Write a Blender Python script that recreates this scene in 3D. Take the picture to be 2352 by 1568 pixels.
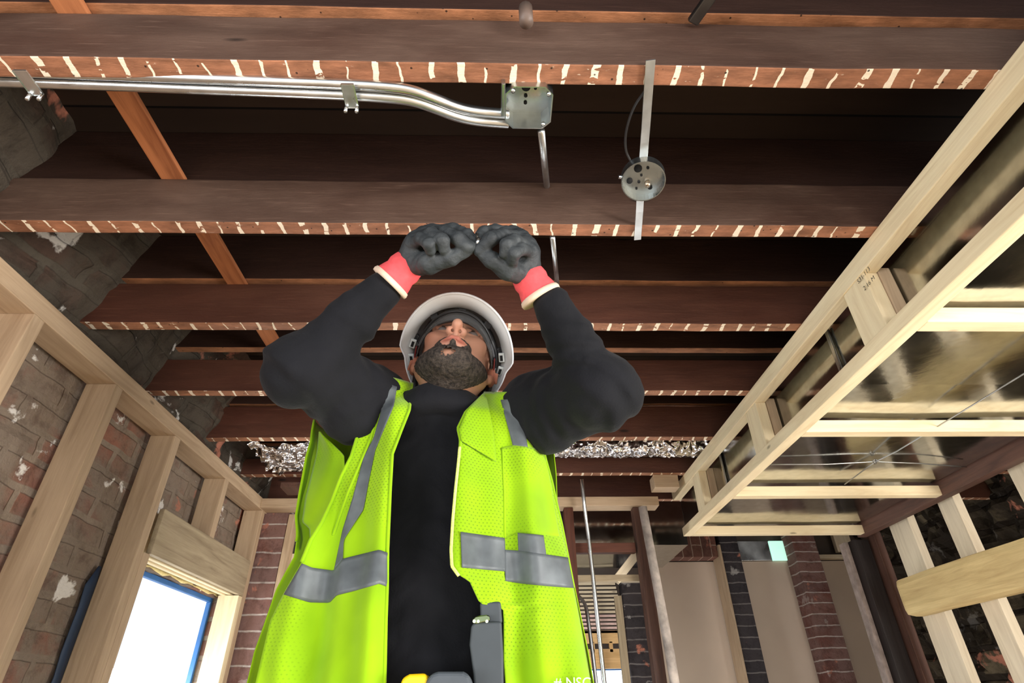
import bpy, bmesh, math, random
import numpy as np
from mathutils import Vector, Matrix
random.seed(7); rng = np.random.RandomState(3)
scene = bpy.context.scene
for o in list(bpy.data.objects): bpy.data.objects.remove(o)
COL = scene.collection
CZ = 1.6                                   # lens height above the floor; heights below are measured from the lens
# ---------------------------------------------------------------- camera
FPX = 1300.0
Yc = np.array([-35., -854., -FPX]); Yc /= np.linalg.norm(Yc)
Xc = np.array([50565., -95., -FPX]); Xc -= Xc.dot(Yc)*Yc; Xc /= np.linalg.norm(Xc)
Zc = np.cross(Xc, Yc)
RM = np.array([Xc, Yc, Zc])
cam = bpy.data.cameras.new('camera'); cam.sensor_fit = 'HORIZONTAL'; cam.sensor_width = 36
cam.lens = FPX/2352*36; cam.clip_start = .02; cam.clip_end = 200
cobj = bpy.data.objects.new('camera', cam); COL.objects.link(cobj)
cobj.matrix_world = Matrix.Translation((0, 0, CZ)) @ Matrix([list(r) for r in RM]).to_4x4()
scene.camera = cobj
# ---------------------------------------------------------------- sky, daylight, fill lamps, exposure
wd = bpy.data.worlds.new('world'); scene.world = wd; wd.use_nodes = True
wd.node_tree.nodes['Background'].inputs[0].default_value = (.90, .95, 1, 1)
wd.node_tree.nodes['Background'].inputs[1].default_value = 1.2
def area(name, loc, rot, sx, sy, power, color=(1, 1, 1)):
    l = bpy.data.lights.new(name, 'AREA'); l.shape = 'RECTANGLE'; l.size = sx; l.size_y = sy
    l.energy = power; l.color = color
    o = bpy.data.objects.new(name, l); COL.objects.link(o)
    o.location = loc; o.rotation_euler = rot; return o
# low, wide fill lamp added behind the camera for presumed unseen windows
area('rear_fill', (-.5, -3.4, .95), (math.radians(100), 0, 0), 4.0, 1.6, 50, (1, .97, .93))
area('right_fill', (3.3, -.9, 1.15), (math.radians(97), 0, math.radians(72)), 2.6, 1.3, 260, (1, .97, .93))  # added lamp, brightens the stud faces turned to the right
area('left_rear_fill', (-3.0, -1.8, 1.2), (math.radians(95), 0, math.radians(-55)), 2.0, 1.4, 90, (.96, .98, 1))  # added lamp from the left rear, no opening built there
# daylight entering through the left window
area('left_window_daylight', (-1.36, 2.42, 1.25), (math.radians(90), 0, math.radians(-90)), .7, 1.0, 26, (.93, .97, 1))
# daylight entering from the rooms on the far side
area('far_room_daylight', (.8, 3.9, .5), (math.radians(-150), 0, 0), 1.8, 1.0, 26, (.95, .98, 1))
vs = scene.view_settings
vs.view_transform = 'Standard'; vs.look = 'None'; vs.gamma = 1; vs.use_curve_mapping = False; vs.exposure = .0
scene.cycles.max_bounces = 8
# ---------------------------------------------------------------- helpers
def ray(px, py): return RM @ np.array([px-1176, -(py-784), -FPX])/FPX
def on(px, py, **k):
    r = ray(px, py); a, v = list(k.items())[0]
    return r*v/r['xyz'.index(a)]
def W(px, py, d): return ray(px, py)*d
def tag(o, label=None, cat=None, group=None, kind=None):
    if label: o['label'] = label
    if cat: o['category'] = cat
    if group: o['group'] = group
    if kind: o['kind'] = kind
    return o
def mesh(name, verts, faces, mat, parent=None, smooth=False, uv=None, origin=None):
    v = np.array(verts, float)
    c = (v.min(0)+v.max(0))/2 if origin is None else np.array(origin, float)
    me = bpy.data.meshes.new(name); me.from_pydata((v-c).tolist(), [], [list(map(int, f)) for f in faces]); me.update()
    if smooth: me.polygons.foreach_set('use_smooth', [True]*len(me.polygons))
    if mat:
        for m in (mat if isinstance(mat, (list, tuple)) else [mat]): me.materials.append(m)
    o = bpy.data.objects.new(name, me); COL.objects.link(o)
    loc = Vector((c[0], c[1], c[2]+CZ))
    if parent: setp(o, parent, loc)
    else: o.location = loc
    return o
def setp(o, parent, loc=None, rot=None):
    o.parent = parent
    chain = Matrix.Identity(4); q = parent
    M = parent.matrix_basis.copy(); q = parent.parent
    while q: M = q.matrix_basis @ M; q = q.parent
    if loc is not None:
        L = Matrix.Translation(loc) @ (rot.to_4x4() if rot is not None else Matrix.Identity(4))
        o.matrix_basis = M.inverted() @ L
def empty(name, loc, label, cat, group=None):
    o = bpy.data.objects.new(name, None); COL.objects.link(o); o.location = (loc[0], loc[1], loc[2]+CZ)
    o.empty_display_size = .05
    return tag(o, label, cat, group)
def timber(name, a, b, w, t, mat, parent=None, up=(0, 0, 1), bev=.0025, jit=.0, seg=1):
    a = Vector(a); b = Vector(b); x = (b-a); L = x.length; x.normalize()
    up = Vector(up); y = up.cross(x).normalized(); z = x.cross(y)
    bm = bmesh.new()
    n = seg
    rings = []
    for i in range(n+1):
        dx = -L/2+L*i/n
        jy, jz = (random.uniform(-jit, jit), random.uniform(-jit, jit))
        rings.append([bm.verts.new((dx, sy*t/2+jy, sz*w/2+jz)) for sy, sz in ((-1, -1), (1, -1), (1, 1), (-1, 1))])
    for i in range(n):
        for k in range(4):
            bm.faces.new((rings[i][k], rings[i][(k+1) % 4], rings[i+1][(k+1) % 4], rings[i+1][k]))
    bm.faces.new(rings[0][::-1]); bm.faces.new(rings[-1])
    bmesh.ops.recalc_face_normals(bm, faces=bm.faces)
    if bev:
        ed = [e for e in bm.edges if e.calc_face_angle(0) > 1]
        bmesh.ops.bevel(bm, geom=ed, offset=bev, segments=2, affect='EDGES', profile=.6)
    me = bpy.data.meshes.new(name); bm.to_mesh(me); bm.free()
    me.materials.append(mat)
    o = bpy.data.objects.new(name, me); COL.objects.link(o)
    rot = Matrix((x, y, z)).transposed(); loc = (a+b)/2+Vector((0, 0, CZ))
    if parent: setp(o, parent, loc, rot)
    else: o.matrix_basis = Matrix.Translation(loc) @ rot.to_4x4()
    return o
def abox(name, X, Y, Z, mat, parent=None, bev=.0025, **k):
    d = [X[1]-X[0], Y[1]-Y[0], Z[1]-Z[0]]; c = [sum(X)/2, sum(Y)/2, sum(Z)/2]
    i = d.index(max(d)); a = list(c); b = list(c); a[i] -= d[i]/2; b[i] += d[i]/2
    if i == 0: return timber(name, a, b, d[2], d[1], mat, parent, (0, 0, 1), bev, **k)
    if i == 1: return timber(name, a, b, d[2], d[0], mat, parent, (0, 0, 1), bev, **k)
    return timber(name, a, b, d[1], d[0], mat, parent, (0, 1, 0), bev, **k)
def tube(name, pts, r, mat, parent=None, n=12, caps=True, smooth_path=0):
    P = [np.array(p, float) for p in pts]
    for _ in range(smooth_path):
        Q = [P[0]]
        for i in range(len(P)-1): Q += [P[i]*.75+P[i+1]*.25, P[i]*.25+P[i+1]*.75]
        P = Q+[P[-1]]
    rr = r if isinstance(r, (list, tuple)) else [r]*len(P)
    V = []; Fc = []; nrm = None
    for i, p in enumerate(P):
        t = P[min(i+1, len(P)-1)]-P[max(i-1, 0)]; t = t/np.linalg.norm(t)
        if nrm is None:
            h = np.array([0, 0, 1.]) if abs(t[2]) < .9 else np.array([1., 0, 0])
            nrm = np.cross(t, h)
        nrm = nrm-nrm.dot(t)*t; nrm /= np.linalg.norm(nrm); bn = np.cross(t, nrm)
        for k in range(n):
            a = 2*math.pi*k/n; V.append(p+rr[i]*(math.cos(a)*nrm+math.sin(a)*bn))
    for i in range(len(P)-1):
        for k in range(n):
            Fc.append((i*n+k, i*n+(k+1) % n, (i+1)*n+(k+1) % n, (i+1)*n+k))
    if caps: Fc += [tuple(range(n))[::-1], tuple((len(P)-1)*n+k for k in range(n))]
    return mesh(name, V, Fc, mat, parent, True)
def grid_mesh(name, G, mat, parent=None, thick=0, closed=False, smooth=True):
    G = np.array(G); a, b, _ = G.shape; V = G.reshape(-1, 3); Fc = []
    for i in range(a-1):
        for j in range(b-1 if not closed else b):
            j2 = (j+1) % b; Fc.append((i*b+j, i*b+j2, (i+1)*b+j2, (i+1)*b+j))
    o = mesh(name, V, Fc, mat, parent, smooth)
    if thick:
        m = o.modifiers.new('solid', 'SOLIDIFY'); m.thickness = thick; m.offset = 0
    return o
# ---------------------------------------------------------------- materials
class NT:
    def __init__(s, name, rough=.6, metal=0, spec=.5):
        s.m = bpy.data.materials.new(name); s.m.use_nodes = True; s.t = s.m.node_tree; s.n = s.t.nodes
        s.b = s.n['Principled BSDF']; s.b.inputs['Roughness'].default_value = rough; s.b.inputs['Metallic'].default_value = metal
        s.b.inputs['Specular IOR Level'].default_value = spec
        s.tc = s.n.new('ShaderNodeTexCoord')
    def lk(s, a, b): s.t.links.new(a, b)
    def inp(s, sock, v):
        if isinstance(v, bpy.types.NodeSocket): s.lk(v, sock)
        elif isinstance(v, (tuple, list)) and len(v) == 3 and sock.type == 'RGBA': sock.default_value = (*v, 1)
        else: sock.default_value = v
    def map(s, scale=(1, 1, 1), src='Object', rot=(0, 0, 0), loc=(0, 0, 0)):
        n = s.n.new('ShaderNodeMapping'); s.lk(s.tc.outputs[src], n.inputs[0])
        n.inputs['Scale'].default_value = scale; n.inputs['Rotation'].default_value = rot; n.inputs['Location'].default_value = loc
        oi = s.n.new('ShaderNodeObjectInfo'); a = s.n.new('ShaderNodeVectorMath'); a.operation = 'ADD'
        m = s.n.new('ShaderNodeMath'); m.operation = 'MULTIPLY'; s.lk(oi.outputs['Random'], m.inputs[0]); m.inputs[1].default_value = 37
        s.lk(n.outputs[0], a.inputs[0]); s.lk(m.outputs[0], a.inputs[1]); return a.outputs[0]
    def noise(s, vec, scale=5, detail=4, rough=.5, dist=0, col=False):
        n = s.n.new('ShaderNodeTexNoise'); s.lk(vec, n.inputs['Vector']); n.inputs['Scale'].default_value = scale
        n.inputs['Detail'].default_value = detail; n.inputs['Roughness'].default_value = rough; n.inputs['Distortion'].default_value = dist
        return n.outputs['Color' if col else 'Fac']
    def math(s, op, a, b=0, c=0, clamp=False):
        n = s.n.new('ShaderNodeMath'); n.operation = op; n.use_clamp = clamp
        for i, v in enumerate((a, b, c)): s.inp(n.inputs[i], v)
        return n.outputs[0]
    def ramp(s, f, stops, interp='LINEAR'):
        n = s.n.new('ShaderNodeValToRGB'); s.lk(f, n.inputs[0]); e = n.color_ramp.elements; n.color_ramp.interpolation = interp
        while len(e) < len(stops): e.new(.5)
        for i, (p, c) in enumerate(stops):
            e[i].position = p; e[i].color = (*c, 1) if isinstance(c, (tuple, list)) else (c, c, c, 1)
        return n.outputs[0]
    def mix(s, f, a, b, mode='MIX'):
        n = s.n.new('ShaderNodeMix'); n.data_type = 'RGBA'; n.blend_type = mode
        s.inp(n.inputs[0], f); s.inp(n.inputs[6], a); s.inp(n.inputs[7], b); return n.outputs[2]
    def col(s, v): s.inp(s.b.inputs['Base Color'], v); return s
    def bump(s, h, strength=.3, dist=.01):
        n = s.n.new('ShaderNodeBump'); n.inputs['Strength'].default_value = strength; n.inputs['Distance'].default_value = dist
        s.inp(n.inputs['Height'], h); s.lk(n.outputs[0], s.b.inputs['Normal']); return s
    def sep(s, v):
        n = s.n.new('ShaderNodeSeparateXYZ'); s.lk(v, n.inputs[0]); return n.outputs
def srgb(r, g, b):
    f = lambda c: (c/255/12.92 if c/255 <= .04045 else ((c/255+.055)/1.055)**2.4)
    return (f(r), f(g), f(b))
def plain(name, c, rough=.6, metal=0, noise=.12, scale=30, bump=.1, spec=.5):
    m = NT(name, rough, metal, spec); v = m.map(); n = m.noise(v, scale)
    c2 = tuple(x*(1-noise) for x in c); c1 = tuple(min(1, x*(1+noise)) for x in c)
    m.col(m.ramp(n, [(.3, c2), (.7, c1)])); m.bump(n, bump, .003); return m.m
def wood(name, light, dark, knots=True, rough=.7, grain=1.0):
    m = NT(name, rough, 0, .25)
    v = m.map((1.2, 14, 14)); g = m.noise(v, 2.2, 6, .6, 1.2)
    v2 = m.map((2.5, 60, 60)); g2 = m.noise(v2, 3, 3, .6)
    v3 = m.map((1, 1, 1)); big = m.noise(v3, 5, 3)
    c = m.ramp(g, [(.25, dark), (.5, tuple((a*.35+b*.65) for a, b in zip(dark, light))), (.72, light)])
    c = m.mix(m.math('MULTIPLY', m.ramp(g2, [(.45, 0.), (.75, 1.)]), .35*grain), c, dark)
    c = m.mix(m.math('MULTIPLY', m.ramp(big, [(.4, 0.), (.7, 1.)]), .3), c, tuple(a*.72 for a in light))
    if knots:
        vk = m.map((1.1, 3.2, 3.2)); vo = m.n.new('ShaderNodeTexVoronoi'); m.lk(vk, vo.inputs['Vector']); vo.inputs['Scale'].default_value = 3.2
        k = m.ramp(vo.outputs['Distance'], [(.035, 1.), (.075, 0.)])
        c = m.mix(m.math('MULTIPLY', k, .75), c, tuple(a*.35 for a in dark))
    m.col(c); m.bump(g2, .25, .002); return m.m
PINE = wood('pine_framing', srgb(242, 224, 186), srgb(214, 188, 146), grain=.6)
PINE_TAN = wood('weathered_pine', srgb(196, 170, 140), srgb(160, 134, 106), grain=.7)
PINE_PALE = wood('pale_pine', srgb(234, 218, 190), srgb(200, 180, 150), grain=.7)
PLY = wood('old_plywood', srgb(184, 166, 136), srgb(132, 114, 90), knots=False)
ORANGE = wood('amber_board', srgb(196, 126, 82), srgb(136, 80, 50), knots=False, grain=.4)
DARKWOOD = wood('dark_brown_wood', srgb(104, 74, 62), srgb(60, 42, 36), knots=False, rough=.55)
REDWOOD = wood('red_brown_wood', srgb(100, 58, 42), srgb(56, 33, 26), knots=False, rough=.6)
BLACKWOOD = wood('blackened_wood', srgb(54, 46, 44), srgb(30, 26, 26), knots=False, rough=.5)
YELLOWPINE = wood('yellow_pine_beam', srgb(222, 196, 140), srgb(170, 140, 92), knots=False)
OSB = wood('golden_board', srgb(236, 196, 140), srgb(200, 156, 100))
def joistmat(name, side, side2, under, marks=1.0, seed=0):
    m = NT(name, .62, 0, .3)
    x, y, z = m.sep(m.tc.outputs['Object'])[:3]
    oi = m.n.new('ShaderNodeObjectInfo'); sd = m.math('MULTIPLY', oi.outputs['Random'], 50)
    v = m.map((1.5, 9, 9)); g = m.noise(v, 1.6, 6, .62, .8)
    v2 = m.map((3, 50, 50)); g2 = m.noise(v2, 3, 4, .6)
    vb = m.map((1, 1.5, 1.5)); big = m.noise(vb, 2.2, 4, .6)
    c = m.mix(m.ramp(big, [(.35, 0.), (.68, 1.)]), side, side2)
    c = m.mix(m.math('MULTIPLY', m.ramp(g, [(.4, 0.), (.7, 1.)]), .55), c, tuple(a*.5 for a in side))
    c = m.mix(m.math('MULTIPLY', m.ramp(g2, [(.58, 0.), (.8, 1.)]), .35), c, tuple(min(1, a*2.2) for a in side2))
    vk = m.map((1.5, 5, 5)); vo = m.n.new('ShaderNodeTexVoronoi'); m.lk(vk, vo.inputs['Vector']); vo.inputs['Scale'].default_value = 1.6
    c = m.mix(m.ramp(vo.outputs['Distance'], [(.03, .8), (.07, 0.)]), c, (.01, .007, .006))
    # underside: nail-pocked bare wood crossed by pale marks where laths were nailed
    nz = m.sep(m.tc.outputs['Normal'])[2]
    un = m.math('LESS_THAN', nz, -.5)
    uu = m.ramp(m.noise(m.map((4, 12, 12)), 3, 5, .65), [(.3, tuple(a*.5 for a in under)), (.55, under), (.75, tuple(min(1, a*1.45) for a in under))])
    w1 = m.noise(m.map((1, 1, 1)), 7, 3); w1b = m.noise(m.map((1, 1, 1)), 45, 3)
    ph = m.math('ADD', m.math('MULTIPLY', x, 1/.0495), m.math('ADD', m.math('MULTIPLY', w1, .9), m.math('MULTIPLY', w1b, .18)))
    ph = m.math('ADD', ph, sd)
    fr = m.math('FRACT', ph); fl = m.math('FLOOR', ph)
    wn = m.n.new('ShaderNodeTexWhiteNoise'); wn.noise_dimensions = '1D'; m.lk(fl, wn.inputs['W'])
    width = m.math('ADD', m.math('MULTIPLY', wn.outputs['Value'], .22), .07)
    st = m.math('LESS_THAN', fr, width)
    brk = m.math('GREATER_THAN', m.noise(m.map((14, 30, 30)), 2.0, 3), .40)
    st = m.math('MULTIPLY', st, brk)
    pl = m.noise(m.map((9, 22, 22)), 4, 4, .7)
    patch = m.ramp(pl, [(.66, 0.), (.70, .8)])
    fac = m.math('MAXIMUM', m.math('MULTIPLY', st, marks), m.math('MULTIPLY', patch, .6*marks))
    uu = m.mix(fac, uu, srgb(250, 234, 210))
    vn = m.n.new('ShaderNodeTexVoronoi'); m.lk(m.map((1, 1, 1)), vn.inputs['Vector']); vn.inputs['Scale'].default_value = 42
    uu = m.mix(m.ramp(vn.outputs['Distance'], [(.07, .9), (.11, 0.)]), uu, (.015, .008, .005))
    m.col(m.mix(un, c, uu)); m.bump(m.math('ADD', g2, m.math('MULTIPLY', pl, 1.5)), .3, .003)
    return m.m
JOIST = joistmat('old_joist', srgb(78, 55, 45), srgb(106, 84, 72), srgb(160, 108, 80))
JOIST_R = joistmat('old_joist_red', srgb(84, 48, 36), srgb(94, 60, 46), srgb(162, 112, 84))
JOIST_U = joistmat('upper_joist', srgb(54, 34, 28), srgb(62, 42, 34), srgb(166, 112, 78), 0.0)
def metal(name, c, rough, wav=0, wscale=2, fine=.04):
    m = NT(name, rough, 1); v = m.map(); n = m.noise(v, 30, 3)
    m.col(m.ramp(n, [(.3, tuple(a*.8 for a in c)), (.7, c)]))
    m.lk(m.ramp(m.noise(m.map(), 6, 3), [(.3, rough*.6), (.7, rough*1.4)]), m.b.inputs['Roughness'])
    h = m.math('ADD', m.math('MULTIPLY', m.noise(m.map(), wscale, 1, .4), wav), m.math('MULTIPLY', n, fine))
    m.bump(h, 1, .05 if wav else .004); return m.m
GALV = metal('galvanized_steel', (.78, .80, .80), .32)
GALV_BOX = metal('zinc_box', (.60, .66, .68), .30)
DUCT = metal('sheet_metal_duct', (.62, .63, .60), .13, .12, 2.0, .004)
FOIL = metal('crinkled_foil', (.86, .82, .82), .22, 1.2, 26)
BLACKHOLE = plain('black_opening', (.008, .008, .008), .9, noise=0)
def brickmat(name, plane, c1, c2, mortar, scale=1, shift=0, grime=.5, white=.5, size=(.2, .075), mt=.012):
    m = NT(name, .9, 0, .15)
    x, y, z = m.sep(m.tc.outputs['Object'])[:3]
    cb = m.n.new('ShaderNodeCombineXYZ'); m.inp(cb.inputs[0], {'x': x, 'y': y, 'z': z}[plane[0]]); m.inp(cb.inputs[1], {'x': x, 'y': y, 'z': z}[plane[1]])
    ds = m.n.new('ShaderNodeVectorMath'); ds.operation = 'ADD'; m.lk(cb.outputs[0], ds.inputs[0])
    sc = m.n.new('ShaderNodeVectorMath'); sc.operation = 'SCALE'; m.lk(m.noise(m.map(), 9, 3, col=True), sc.inputs[0]); sc.inputs['Scale'].default_value = .018
    m.lk(sc.outputs[0], ds.inputs[1])
    b = m.n.new('ShaderNodeTexBrick'); sh_ = m.n.new('ShaderNodeVectorMath'); sh_.operation = 'ADD'; m.lk(ds.outputs[0], sh_.inputs[0]); sh_.inputs[1].default_value = (shift, 0, 0); m.lk(sh_.outputs[0], b.inputs['Vector']); b.offset = 0 if shift else .5
    m.inp(b.inputs['Color1'], c1); m.inp(b.inputs['Color2'], c2); m.inp(b.inputs['Mortar'], mortar)
    b.inputs['Scale'].default_value = scale; b.inputs['Brick Width'].default_value = size[0]; b.inputs['Row Height'].default_value = size[1]
    b.inputs['Mortar Size'].default_value = mt; b.inputs['Mortar Smooth'].default_value = .35
    n1 = m.noise(m.map(), 3.2, 6, .65, .4); n2 = m.noise(m.map(), 7, 6, .6, .3); n3 = m.noise(m.map(), 22, 5, .7)
    n4 = m.noise(m.map(loc=(4, 7, 2)), 4.5, 5, .6, .2)
    c = m.mix(m.math('MULTIPLY', m.ramp(n1, [(.38, 0.), (.52, 1.)]), grime), b.outputs['Color'], tuple(a*.8 for a in mortar))
    c = m.mix(m.math('MULTIPLY', m.ramp(n3, [(.32, 1.), (.5, 0.)]), .45), c, tuple(a*.35 for a in c2))
    c = m.mix(m.math('MULTIPLY', m.ramp(n4, [(.62, 0.), (.66, 1.)]), .9), c, srgb(186, 120, 98))
    c = m.mix(m.math('MULTIPLY', m.ramp(n2, [(.635, 0.), (.665, 1.)]), white), c, srgb(232, 226, 218))
    m.col(c); m.bump(m.math('ADD', m.math('MULTIPLY', b.outputs['Fac'], -.5), m.math('ADD', n2, m.math('MULTIPLY', n3, .7))), .55, .02); return m.m
BRICK = brickmat('old_brick', 'yz', srgb(156, 110, 92), srgb(128, 92, 80), srgb(150, 134, 118), grime=.95, white=1)
BRICK_DARK = brickmat('dark_mortar_brick', 'yz', srgb(86, 66, 56), srgb(72, 60, 52), srgb(86, 78, 68), grime=.9, white=.7)  # same brick pattern in darker tones than the lower wall
BRICK_PIER = brickmat('pier_brick', 'yx', srgb(118, 76, 66), srgb(100, 66, 60), srgb(182, 168, 160), grime=.2, white=.2, shift=.3, size=(.6, .068), mt=.005)
BRICK_BLACK = brickmat('soot_black_brick', 'yx', srgb(58, 52, 54), srgb(44, 40, 44), srgb(112, 106, 104), grime=.15, white=.3, shift=.3, size=(.6, .068), mt=.005)
BRICK_LINTEL = brickmat('soldier_brick', 'zx', srgb(112, 74, 62), srgb(92, 60, 54), srgb(160, 140, 124), grime=.1, white=0, size=(.6, .07), mt=.004)
STONE = brickmat('rubble_wall', 'yz', srgb(110, 98, 78), srgb(76, 66, 52), srgb(50, 42, 34), grime=.9, white=.1, size=(.3, .14), mt=.02)
GYP = plain('tan_wallboard', srgb(200, 180, 160), .85, noise=.06, scale=3, bump=.03)
FLOORM = plain('dusty_subfloor', srgb(190, 168, 140), .8, noise=.15, scale=4)
# ---------------------------------------------------------------- the setting
def plate(name, X, Y, Z, mat):
    o = abox(name, X, Y, Z, mat, bev=0); tag(o, kind='structure'); return o
plate('floor', (-2.2, 5), (-4, 7), (-1.7, -1.6), FLOORM)
# upper subfloor seen between the joists: boards along the depth
m = NT('subfloor_boards', .7, 0, .2)
x_, y_, z_ = m.sep(m.tc.outputs['Object'])[:3]
fr = m.math('FRACT', m.math('MULTIPLY', x_, 1/.11)); gap = m.math('LESS_THAN', fr, .06)
wn = m.n.new('ShaderNodeTexWhiteNoise'); wn.noise_dimensions = '1D'; m.lk(m.math('FLOOR', m.math('MULTIPLY', x_, 1/.11)), wn.inputs['W'])
g = m.noise(m.map((14, 1.5, 1)), 2, 5, .6)
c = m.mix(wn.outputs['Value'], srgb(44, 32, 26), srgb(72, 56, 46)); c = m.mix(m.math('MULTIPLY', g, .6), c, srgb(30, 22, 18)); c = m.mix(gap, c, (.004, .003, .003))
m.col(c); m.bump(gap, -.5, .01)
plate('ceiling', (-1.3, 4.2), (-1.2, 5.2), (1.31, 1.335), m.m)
# left brick wall with the window opening; rough, corbelled out between the joists
def rough_wall(name, mat, Y, Z, xf, hole=None, step=.02, amp=.012):
    ys = np.arange(Y[0], Y[1]+1e-6, step); zs = np.arange(Z[0], Z[1]+1e-6, step)
    if hole:
        ys = np.unique(np.concatenate([ys, hole[0]])); zs = np.unique(np.concatenate([zs, hole[1]]))
    from mathutils import noise as mn
    V = []; idx = {}
    for i, y in enumerate(ys):
        for j, z in enumerate(zs):
            n = mn.noise(Vector((y*7, z*7, 3.3)))*.6+mn.noise(Vector((y*19, z*19, 1.3)))*.45
            cr = round(z/.075); n += .5*(mn.noise(Vector((math.floor(y/.2+.5*(cr % 2))*5.1, cr*3.7, 9))))
            idx[i, j] = len(V); V.append((xf(y, z)+amp*n, y, z))
    Fc = []
    for i in range(len(ys)-1):
        for j in range(len(zs)-1):
            yc, zc = (ys[i]+ys[i+1])/2, (zs[j]+zs[j+1])/2
            if hole and hole[0][0] < yc < hole[0][1] and hole[1][0] < zc < hole[1][1]: continue
            Fc.append((idx[i, j], idx[i+1, j], idx[i+1, j+1], idx[i, j+1]))
    o = mesh(name, V, Fc, mat, origin=(0, 0, 0))
    md = o.modifiers.new('s', 'SOLIDIFY'); md.thickness = .05; md.offset = -1
    return o
WIN = ((2.04, 2.815), (-.75, .452))
lw = rough_wall('wall_left', BRICK, (.2, 2.9), (-1.6, .905), lambda y, z: -1.262, WIN)
tag(lw, kind='structure')
def corb(y, z):
    return -1.235+max(0, z-.95)*.36+.03*math.sin(y*9+1)*min(1, max(0, (z-.9)*8))
up = rough_wall('wall_left_upper', BRICK_DARK, (-.6, 2.9), (.905, 1.31), corb, None, .015, .03); tag(up, kind='structure')
# stone rubble wall beyond the right framing
rw = rough_wall('wall_right', STONE, (.6, 5.0), (-1.6, 1.31), lambda y, z: 2.75, None, .04, .09); tag(rw, kind='structure')
for md in rw.modifiers: md.offset = 1
plate('wall_left_far', (-1.30, -1.24), (2.9, 4.5), (-1.6, 1.31), BRICK_DARK)
plate('wall_back', (-1.6, 3.2), (4.42, 4.5), (-1.6, 1.31), plain('dim_plaster', srgb(90, 78, 70), .9, scale=5))
# ---------------------------------------------------------------- joists
JY = [.572, .969, 1.378, 1.80, 2.21, 2.64, 3.05]
jl = ['dark brown ceiling joist nearest the camera, above the octagonal junction box',
      'dark brown ceiling joist directly above the two work gloves',
      'red-brown ceiling joist crossing just behind the white hard hat top',
      'red-brown ceiling joist level with the bearded chin, ending at the broken brick',
      'red-brown ceiling joist at shoulder height, in front of the silver foil',
      'ceiling joist with small white dots under the silver foil duct',
      'farthest ceiling joist, dark, over the partition behind']
for i, y in enumerate(JY):
    z0, z1 = .97, (1.115 if i != 3 else 1.10)
    if i == 5: z1 = 1.05
    o = timber('ceiling_joist', (-1.30, y+.02, (z0+z1)/2), (3.2, y+.02, (z0+z1)/2), z1-z0, .04, JOIST if i < 2 else JOIST_R, bev=.003, jit=.0012, seg=40)
    tag(o, jl[i], 'joist', 'ceiling joists')
ul = ['upper floor joist over the nearest ceiling joist, amber strip along the top of the picture', 'upper floor joist over the joist above the gloves',
      'upper floor joist with an amber edge line level with the glove cuffs', 'upper floor joist with a thin amber edge beside the hard hat',
      'upper floor joist over the shoulder-height joist', 'upper floor joist over the white-dotted joist']
for i, (y, zb) in enumerate(zip([.557, .975, 1.369, 1.80, 2.215, 2.64], [1.13, 1.117, 1.13, 1.155, 1.13, 1.13])):
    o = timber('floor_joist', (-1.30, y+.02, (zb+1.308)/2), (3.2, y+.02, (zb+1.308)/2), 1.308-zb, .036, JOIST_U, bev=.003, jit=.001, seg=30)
    tag(o, ul[i], 'joist', 'upper floor joists')
o = timber('strapping_board', (-.805, .2, 1.122), (-.805, 2.62, 1.122), .012, .058, ORANGE); tag(o, 'amber board laid along the depth on top of the ceiling joists at left', 'board')
# ---------------------------------------------------------------- left partition framing
XL, XR = -1.24, -1.15
fr_ = tag(abox('top_plate', (XL, XR), (.35, 2.86), (.846, .898), PINE_TAN), 'tan top plate running into the depth over the left stud wall', 'plate')
sl = [(1.165, 'left wall stud nearest the camera, beside the first brick bay'), (1.525, 'left wall stud between the two tall brick bays'),
      (2.35, 'short cripple stud above the left window header, between two small brick bays'), (2.80, 'last left wall stud, in the corner by the dark brick pier')]
for y, l in sl:
    zb = .607 if y == 2.35 else -1.6
    o = abox('wall_stud', (XL, XR), (y, y+.038), (zb, .846), PINE_TAN); tag(o, 'tan pine '+l, 'stud', 'left wall studs')
o = abox('wall_stud', (XL, XR), (1.905, 1.943), (-1.6, .846), PINE_TAN); tag(o, 'tan pine full height king stud left of the window header', 'stud', 'left wall studs')
o = abox('jack_stud', (XL, XR), (1.944, 1.984), (-1.6, .455), PINE_TAN); tag(o, 'tan pine jack stud carrying the near end of the window header', 'stud')
o = abox('jack_stud', (XL, XR), (2.755, 2.797), (-1.6, .455), PINE); tag(o, 'bright pine jack stud at the far side of the window', 'stud')
o = abox('window_header', (-1.168, XR+.002), (1.985, 2.797), (.457, .607), PLY); tag(o, 'weathered grey board header above the left window', 'header')
for k, xx in enumerate((-1.186, -1.21)):
    o = abox('header_board', (xx-.017, xx), (1.985, 2.797), (.457-.004*k, .60), PINE); tag(o, ['bright pine board edge directly behind the weathered header board', 'bright pine board edge nearest the window, behind the header'][k], 'board')
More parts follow.
